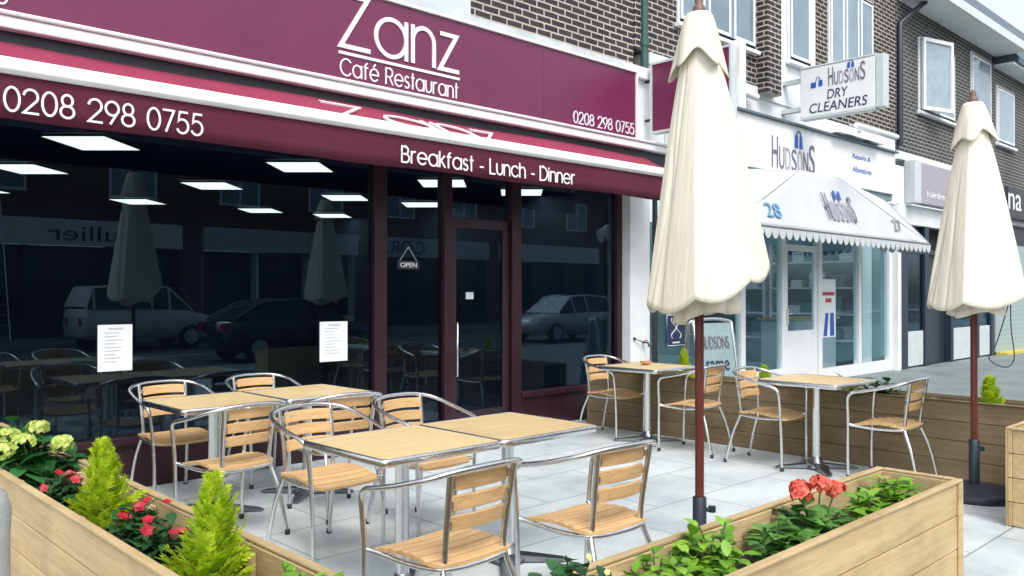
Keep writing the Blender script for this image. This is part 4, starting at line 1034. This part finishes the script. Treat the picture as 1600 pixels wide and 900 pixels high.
def conifer(label, x, y, h, r, seed, z0=.46, lean=(0, 0)):
    rn = random.Random(seed); t = thing('conifer', label, 'plant', (x, y, z0), 0, 'lime conifers in the planters')
    m = MB(); m.tube([(0, 0, 0), (lean[0] * .5, lean[1] * .5, h * .5), (lean[0], lean[1], h * .95)], [.012, .008, .003], 6); m.build('stem', M_stem, t)
    m = MB()
    N_ = 430
    for i in range(N_):
        v = rn.random() ** .95; a = rn.uniform(0, 2 * pi)
        lob = .68 + .46 * sin(3 * a + v * 11 + seed) * sin(v * 15 + 2 * a)
        rr_ = r * (1 - v) ** .7 * lob * rn.uniform(.3, 1.0) + .006
        p = Vector((cos(a) * rr_ * .8 + lean[0] * v, sin(a) * rr_ * .8 + lean[1] * v, h * v * .9))
        out_ = 1.0 - .75 * v
        d = Vector((cos(a) * out_, sin(a) * out_, .55 + .7 * v)) + rv(rn) * .35
        L = rn.uniform(.05, .10) * (1.15 - .5 * v); d.normalize()
        pl_ = d.cross(Vector((cos(a + 1.3), sin(a + 1.3), .6)))
        leaf(m, p, d, pl_, L, L * .17, rn.uniform(-.2, .25))
        sd = d.cross(pl_).normalized()
        for q in range(4):                       # flat fern-like spray
            b = p + d * (L * (.1 + .2 * q))
            for sg in (-1, 1):
                leaf(m, b, d * .9 + sd * sg * .75 + rv(rn) * .15, pl_, L * (.48 - .07 * q), L * .13, rn.uniform(-.1, .2))
    m.build('foliage', L_lime, t); return t
def bushy(name, label, x, y, r, h, leafm, seed, nleaf=90, L=(.05, .08), wr=.55, z0=.47, blooms=None, group=None, droop=.35):
    rn = random.Random(seed); t = thing(name, label, 'plant', (x, y, z0), 0, group)
    ms = MB(); ml = MB(); tips = []
    ns = max(6, nleaf // 8)
    for i in range(ns):
        a = rn.uniform(0, 2 * pi); q = sqrt(rn.random()); top = Vector((cos(a) * q * r, sin(a) * q * r, h * (1 - .55 * q * q) * rn.uniform(.7, 1.05)))
        mid = Vector((top.x * .4, top.y * .4, top.z * .55)); path = spline([(cos(a) * .01, sin(a) * .01, 0), mid, top], 4); ms.tube(path, .0028, 5); tips.append(top)
        per = nleaf // ns
        for k in range(per):
            u = .35 + .65 * (k + rn.random() * .5) / per; pt = path[min(len(path) - 1, int(u * (len(path) - 1)))]; b = rn.uniform(0, 2 * pi)
            d = Vector((cos(b), sin(b), rn.uniform(.0, .7) + .35 * (u > .85))) + Vector((top.x, top.y, 0)) * (1.2 / max(r, .05)) * .5
            l = rn.uniform(*L); leaf(ml, pt, d, Vector((0, 0, 1)) + rv(rn) * .2, l, l * wr * rn.uniform(.85, 1.15), droop * rn.uniform(.4, 1.4))
    ms.build('stem', M_stem, t); ml.build('foliage', leafm, t)
    if blooms: blooms(t, rn, tips, r, h)
    return t
def flower(mb, p, n, R, petals=5):
    n = n.normalized(); s = n.cross(Vector((.3, .2, 1))).normalized(); w = n.cross(s)
    for k in range(petals):
        a = 2 * pi * k / petals; d = s * cos(a) + w * sin(a) + n * .25
        leaf(mb, p, d, n, R, R * .95, .15)
def red_blooms(num, R, m_):
    def f(t, rn, tips, r, h):
        for k in range(num):
            p = rn.choice(tips) + Vector((rn.uniform(-.03, .03), rn.uniform(-.03, .03), rn.uniform(.005, .03)))
            m = MB(); flower(m, p, Vector((rn.uniform(-.6, .2), rn.uniform(-.9, -.1), rn.uniform(.3, 1))), R * rn.uniform(.8, 1.15)); m.build('flower', m_, t)
    return f
def cluster(num, Rh, m_, pos, petal=.012, stems=True, dense=70):
    def f(t, rn, tips, r, h):
        for k in range(num):
            c = Vector(pos[k]); m = MB()
            if stems:
                s = MB(); s.tube(spline([(c.x * .3, c.y * .3, h * .3), (c.x * .8, c.y * .8, c.z * .8), c], 4), .0035, 5); s.build('flower_stem', M_stem, t)
            for q in range(dense):
                d = rv(rn).normalized()
                if d.z < -.5: d.z = -d.z
                flower(m, c + Vector((d.x * Rh, d.y * Rh, d.z * Rh * .75)), d + rv(rn) * .3, petal * rn.uniform(.8, 1.2), 4)
            m.build('flower_head', m_, t)
    return f
PX = 1.165
bushy('hydrangea', 'hydrangea with pale lime flower heads and broad leaves at the left edge', PX, 4.60, .20, .30, L_hyd, 5, 110, (.09, .14), .72, blooms=cluster(5, .05, F_yel, [(-.08, -.06, .26), (.08, -.10, .24), (-.16, -.02, .22), (.02, .08, .30), (-.1, .12, .27)], .018, True, 40), droop=.45)
bushy('hydrangea', 'leafy hydrangea without flowers behind the flowering one', PX, 5.08, .19, .31, L_hyd, 6, 100, (.08, .13), .72, droop=.45)
bushy('busy_lizzie', 'red flowered plant between the hydrangea and the rear conifer', PX - .02, 4.10, .13, .19, L_dark, 8, 150, (.045, .07), .5, blooms=red_blooms(7, .024, F_red), group='red flowered bedding plants')
conifer('lime conifer further along the left planter, beside the hydrangea', PX, 3.66, .385, .165, 3)
bushy('busy_lizzie', 'red flowered plant in front of the rear conifer', PX + .02, 3.33, .13, .18, L_dark, 9, 150, (.045, .07), .5, blooms=red_blooms(6, .022, F_red), group='red flowered bedding plants')
bushy('busy_lizzie', 'red flowered plant touching the near conifer', PX, 3.02, .14, .19, L_dark, 10, 170, (.045, .075), .5, blooms=red_blooms(5, .022, F_red), group='red flowered bedding plants')
conifer('nearest lime conifer at the bottom left, beside the front table', PX + .01, 2.64, .41, .185, 4)
bushy('leafy_plant', 'small leafy plant at the bottom edge below the nearest left chair', PX + .05, 2.14, .13, .23, L_mid, 12, 110, (.04, .06), .5)
PY = 1.53
bushy('leafy_plant', 'dark leaved plant with tiny cream blooms at the bottom of the foreground planter', 1.76, PY + .06, .14, .26, L_dark, 20, 150, (.05, .075), .7, blooms=red_blooms(7, .012, F_cream))
bushy('leafy_plant', 'bright leafy plant left of the umbrella sleeve in the foreground planter', 2.08, PY + .02, .15, .23, L_mid, 21, 120, (.045, .075), .6)
bushy('leafy_plant', 'tallest bright leafy clump below the near umbrella pole', 2.42, PY + .03, .17, .23, L_mid, 22, 200, (.05, .08), .6)
bushy('leafy_plant', 'dark green leafy plant just left of the coral geranium', 2.75, PY, .15, .17, L_gera, 23, 120, (.06, .09), .7)
bushy('geranium', 'geranium with coral flower heads in the foreground planter', 3.06, PY, .18, .19, L_gera, 24, 130, (.06, .10), .85, blooms=cluster(4, .036, F_coral, [(-.075, .02, .215), (.0, -.02, .25), (-.025, .05, .225), (.10, -.03, .215)], .017, True, 46))
bushy('leafy_plant', 'low leafy plant right of the geranium', 3.45, PY, .14, .17, L_mid, 25, 110, (.05, .08), .6)
bushy('leafy_plant', 'low leafy plant in the right corner of the foreground planter', 3.80, PY, .15, .18, L_mid, 26, 130, (.05, .09), .6)
QX = 7.16
bushy('leafy_plant', 'dark leafy plant in the far planter behind the right hand table', QX - .03, 2.98, .2, .30, L_dark, 30, 150, (.06, .1), .7)
bushy('leafy_plant', 'pale leafy plant in the far planter left of the right hand table', QX - .04, 3.32, .17, .27, L_mid, 31, 110, (.05, .08), .6)
conifer('small lime conifer in the far planter near the pavement sign', QX, 4.98, .42, .10, 33)
conifer('small lime conifer in the far planter beside the far parasol', QX, 2.16, .34, .11, 34)
bushy('leafy_plant', 'low leafy plant in the far planter near the cafe wall', QX, 5.6, .15, .16, L_mid, 36, 90, (.05, .08), .6)
conifer('small lime conifer in the far planter seen behind the right table', QX, 4.08, .30, .10, 35)

# grey bollard at the left edge
p = Vector((.575, 2.98, 0)); t = thing('bollard', 'grey concrete bollard at the left edge outside the planter', 'bollard', p)
m = MB(); m.lathe([(.13, 0), (.13, .12), (.105, .16), (.1, .7), (.104, .78), (.09, .835), (.05, .862), (0, .868)], (0, 0, 0), 24); m.build('post', M_conc, t)
m = MB(); m.lathe([(.135, .16), (.112, .17), (.106, .56), (.104, .57)], (0, 0, 0), 24); m.build('painted_band', M_white, t)

# ------------------------------------------------------------------ across the street (mirrored in the cafe glass)
OY = -17.2
opp = [(-12, 8.4, 'white fascia estate agent across the road', 'Scullier'), (4.4, 8.2, 'opposite shop with long white fascia', 'Scullier'), (12.6, 7.4, 'opposite shop with a pale grey fascia', None), (20, 7.4, 'opposite shop with blue lettered fascia', 'COR.'), (27.4, 8, 'opposite shop with rendered upper floor', None), (35.4, 12, 'last opposite shop far down the road', None)]
opp[0] = (-12, 16.38, 'long brick terrace across the road to the left', None)
for i, (x, L, lab, tx) in enumerate(opp):
    b = thing('opposite_shop', 'two storey brick ' + lab, 'building', (x, OY, 0), 0, 'shops across the road')
    w = MB(); w.box(0, L - .02, -8, 0, 3.9, 7.2); w.box(0, .4, -8, 0, 0, 3.9); w.box(L - .42, L - .02, -8, 0, 0, 3.9); w.build('wall', M_brick3, b)
    w = MB(); w.poly([(0, .4, 7.203), (0, -4, 9.6), (0, -8.2, 7.203)], (L - .02, 0, 0)); w.build('roof', M_tile, b)
    w = MB(); w.box(.4, L - .42, -.0, .25, 3.0, 3.85); fo = w.build('fascia', [M_white, M_white, M_lgrey, M_lgrey, M_white, M_grey][i], b)
    w = MB(); w.box(.4, L - .42, -.6, -.5, .0, 3.0); w.build('shop_window', mat('dark shop glass', (.02, .025, .03), .1), b)
    w = MB(); w.box(.4, L - .42, -.5, -.05, 0, .5)
    for k in range(4): xx = .4 + (L - .82) * k / 3; w.box(xx - .05, xx + .05, -.5, -.05, .5, 3.0)
    w.build('shopfront_frame', [M_lgrey, M_navy, M_white, M_navy, M_frame, M_lgrey][i], b)
    nW = max(2, int(L / 3))
    for k in range(nW):
        xc = L * (k + .5) / nW
        w = MB(); w.box(xc - .8, xc + .8, .0, .06, 4.7, 4.78); w.box(xc - .8, xc + .8, .0, .06, 6.1, 6.18)
        for dx in (-.8, -.04, .72): w.box(xc + dx, xc + dx + .08, .0, .06, 4.78, 6.1)
        fw = w.build('window', M_upvc, b); w = MB(); w.box(xc - .72, xc + .72, .004, .02, 4.78, 6.1); w.build('pane', M_wglass, fw)
    if tx == 'COR.': print_text(tx, (3.05, .252, 3.15), (-1, 0, 0), ZA, 2.05, .55, 'lettering', M_blue, b, .01)
    elif tx: print_text(tx, (6.6, .252, 3.15), (-1, 0, 0), ZA, 3.2, .5, 'lettering', M_dark, b, .01)
# vehicles
def vehicle(name, label, cat, x, y, stations, roof, paint, wheels, rz=0, wr=.32):
    """stations: (x, z_low, z_belt, half width); roof: (x, z, half width) polyline over the cabin"""
    t = thing(name, label, cat, (x, y, -.14), rz)
    vs = []; fs = []; m = MB()
    for sx, zl, zb, hw in stations:
        vs += [(sx, -hw * .93, zl), (sx, -hw, (zl + zb) / 2), (sx, -hw * .95, zb), (sx, 0, zb + .03), (sx, hw * .95, zb), (sx, hw, (zl + zb) / 2), (sx, hw * .93, zl)]
    n = len(stations)
    for i in range(n - 1):
        for k in range(7): a = i * 7 + k; b = i * 7 + (k + 1) % 7; fs.append((a, b, b + 7, a + 7))
    fs.append(tuple(range(7))[::-1]); fs.append(tuple(range((n - 1) * 7, n * 7)))
    m.add(vs, fs, True); m.build('body', paint, t, bevel=0)
    zb = {round(s[0], 2): s for s in stations}
    m = MB(); vs = []; fs = []; n = len(roof)
    for rx, z0, z1, w0, w1 in roof: vs += [(rx, -w0, z0), (rx, -w1, z1), (rx, w1, z1), (rx, w0, z0)]
    for i in range(n - 1):
        a = i * 4; fs += [(a, a + 1, a + 5, a + 4), (a + 2, a + 3, a + 7, a + 6)]
    fs.append((0, 3, 2, 1)); fs.append((n * 4 - 4, n * 4 - 3, n * 4 - 2, n * 4 - 1))
    m.add(vs, fs); m.build('windows', mat('car glass', (.02, .03, .035), .08), t)
    m = MB(); m.add([(p.x, p.y, p.z + .004) for p in map(Vector, vs)], [(i * 4 + 1, i * 4 + 2, i * 4 + 6, i * 4 + 5) for i in range(n - 1)], True)
    for i in range(n):
        for k, s in ((0, -1), (3, 1)):
            p0, p1 = Vector(vs[i * 4 + (0 if s < 0 else 3)]), Vector(vs[i * 4 + (1 if s < 0 else 2)]); m.tube([p0, p1], .035, 6)
        if i < n - 1:
            for s in (1, 2): m.tube([vs[i * 4 + s], vs[i * 4 + 4 + s]], .035, 6)
    m.build('roof', paint, t)
    hwid = max(s[3] for s in stations)
    for wx in wheels:
        for s in (-1, 1):
            w = MB(); pr = [(.12, -.09), (wr * .9, -.1), (wr, -.06), (wr, .06), (wr * .9, .1), (.12, .09)]
            vs2 = []; f2 = []; nn = 24
            for r, d in pr:
                for k in range(nn): a = 2 * pi * k / nn; vs2.append((wx + r * cos(a), s * (hwid - .1) + d, wr + r * sin(a)))
            for i in range(5):
                for k in range(nn): f2.append((i * nn + k, i * nn + (k + 1) % nn, (i + 1) * nn + (k + 1) % nn, (i + 1) * nn + k))
            w.add(vs2, f2, True); o = w.build('wheel', mat('tyre', (.02, .02, .02), .8), t)
            w = MB()
            w.add([(wx + wr * .62 * cos(2 * pi * k / 20), s * (hwid + .003), wr + wr * .62 * sin(2 * pi * k / 20)) for k in range(20)], [tuple(range(20))]); w.build('rim', M_lgrey, o)
    x0, x1 = stations[0][0], stations[-1][0]
    for s in (-1, 1):
        w = MB(); w.box(x1 - .06, x1 + .01, s * .6 - .15, s * .6 + .15, .62, .76); w.build('headlight', M_letter, t)
        w = MB(); w.box(x0 - .01, x0 + .06, s * .6 - .12, s * .6 + .12, .7, .9); w.build('tail_light', mat('red lens', (.4, .02, .02), .2), t)
    return t
car_st = [(-2.0, .35, .62, .70), (-1.9, .25, .9, .80), (-1.2, .22, .95, .86), (0, .2, .94, .88), (1.0, .22, .9, .86), (1.75, .26, .78, .80), (2.0, .35, .62, .68)]
hatch = [(-1.85, .95, .98, .74, .7), (-1.5, .95, 1.42, .8, .58), (-.3, .94, 1.5, .82, .6), (.35, .93, 1.44, .82, .58), (1.05, .9, .93, .78, .7)]
sal = [(-1.75, .95, .98, .74, .7), (-1.05, .95, 1.36, .8, .58), (-.2, .94, 1.42, .82, .6), (.3, .93, 1.36, .82, .58), (1.1, .9, .93, .78, .7)]
vehicle('parked_car', 'silver white hatchback parked across the road, mirrored in the right window', 'car', 20.6, -6.2, car_st, hatch, mat('silver paint', (.6, .65, .66), .25, .2, coat=.6), (-1.25, 1.25), radians(180))
vehicle('parked_car', 'dark saloon parked on the road, mirrored in the large cafe window', 'car', 10.2, -5.6, car_st, sal, mat('black car paint', (.010, .012, .016), .2, coat=.8), (-1.25, 1.25))
van_st = [(-1.75, .4, 1.0, .9), (-1.68, .35, 1.15, .95), (-.7, .3, 1.15, .96), (.9, .3, 1.1, .96), (1.6, .32, .95, .92), (1.8, .4, .7, .8)]
vanr = [(-1.7, 1.15, 1.2, .92, .9), (-1.5, 1.15, 1.72, .93, .8), (0, 1.15, 1.78, .93, .82), (.5, 1.12, 1.72, .92, .8), (1.15, 1.05, 1.08, .9, .85)]
vv = vehicle('parked_van', 'white van with a ladder leaning beyond it, mirrored behind the left parasol reflection', 'van', 8.85, -11.8, van_st, vanr, mat('van white', (.75, .78, .78), .3, coat=.4), (-1.1, 1.1), radians(0), .34)
t = thing('ladder', 'aluminium ladder leaning on the opposite shopfront behind the van', 'ladder', (6.2, -16.7, 0))
m = MB()
for s in (-.2, .2): m.tube([(s, 1.4, 0), (s, .05, 4.4)], .025, 6)
for k in range(14): v = (k + .5) / 14; m.tube([(-.2, 1.4 - 1.35 * v, 4.4 * v), (.2, 1.4 - 1.35 * v, 4.4 * v)], .014, 6)
m.build('rails', M_steel, t)
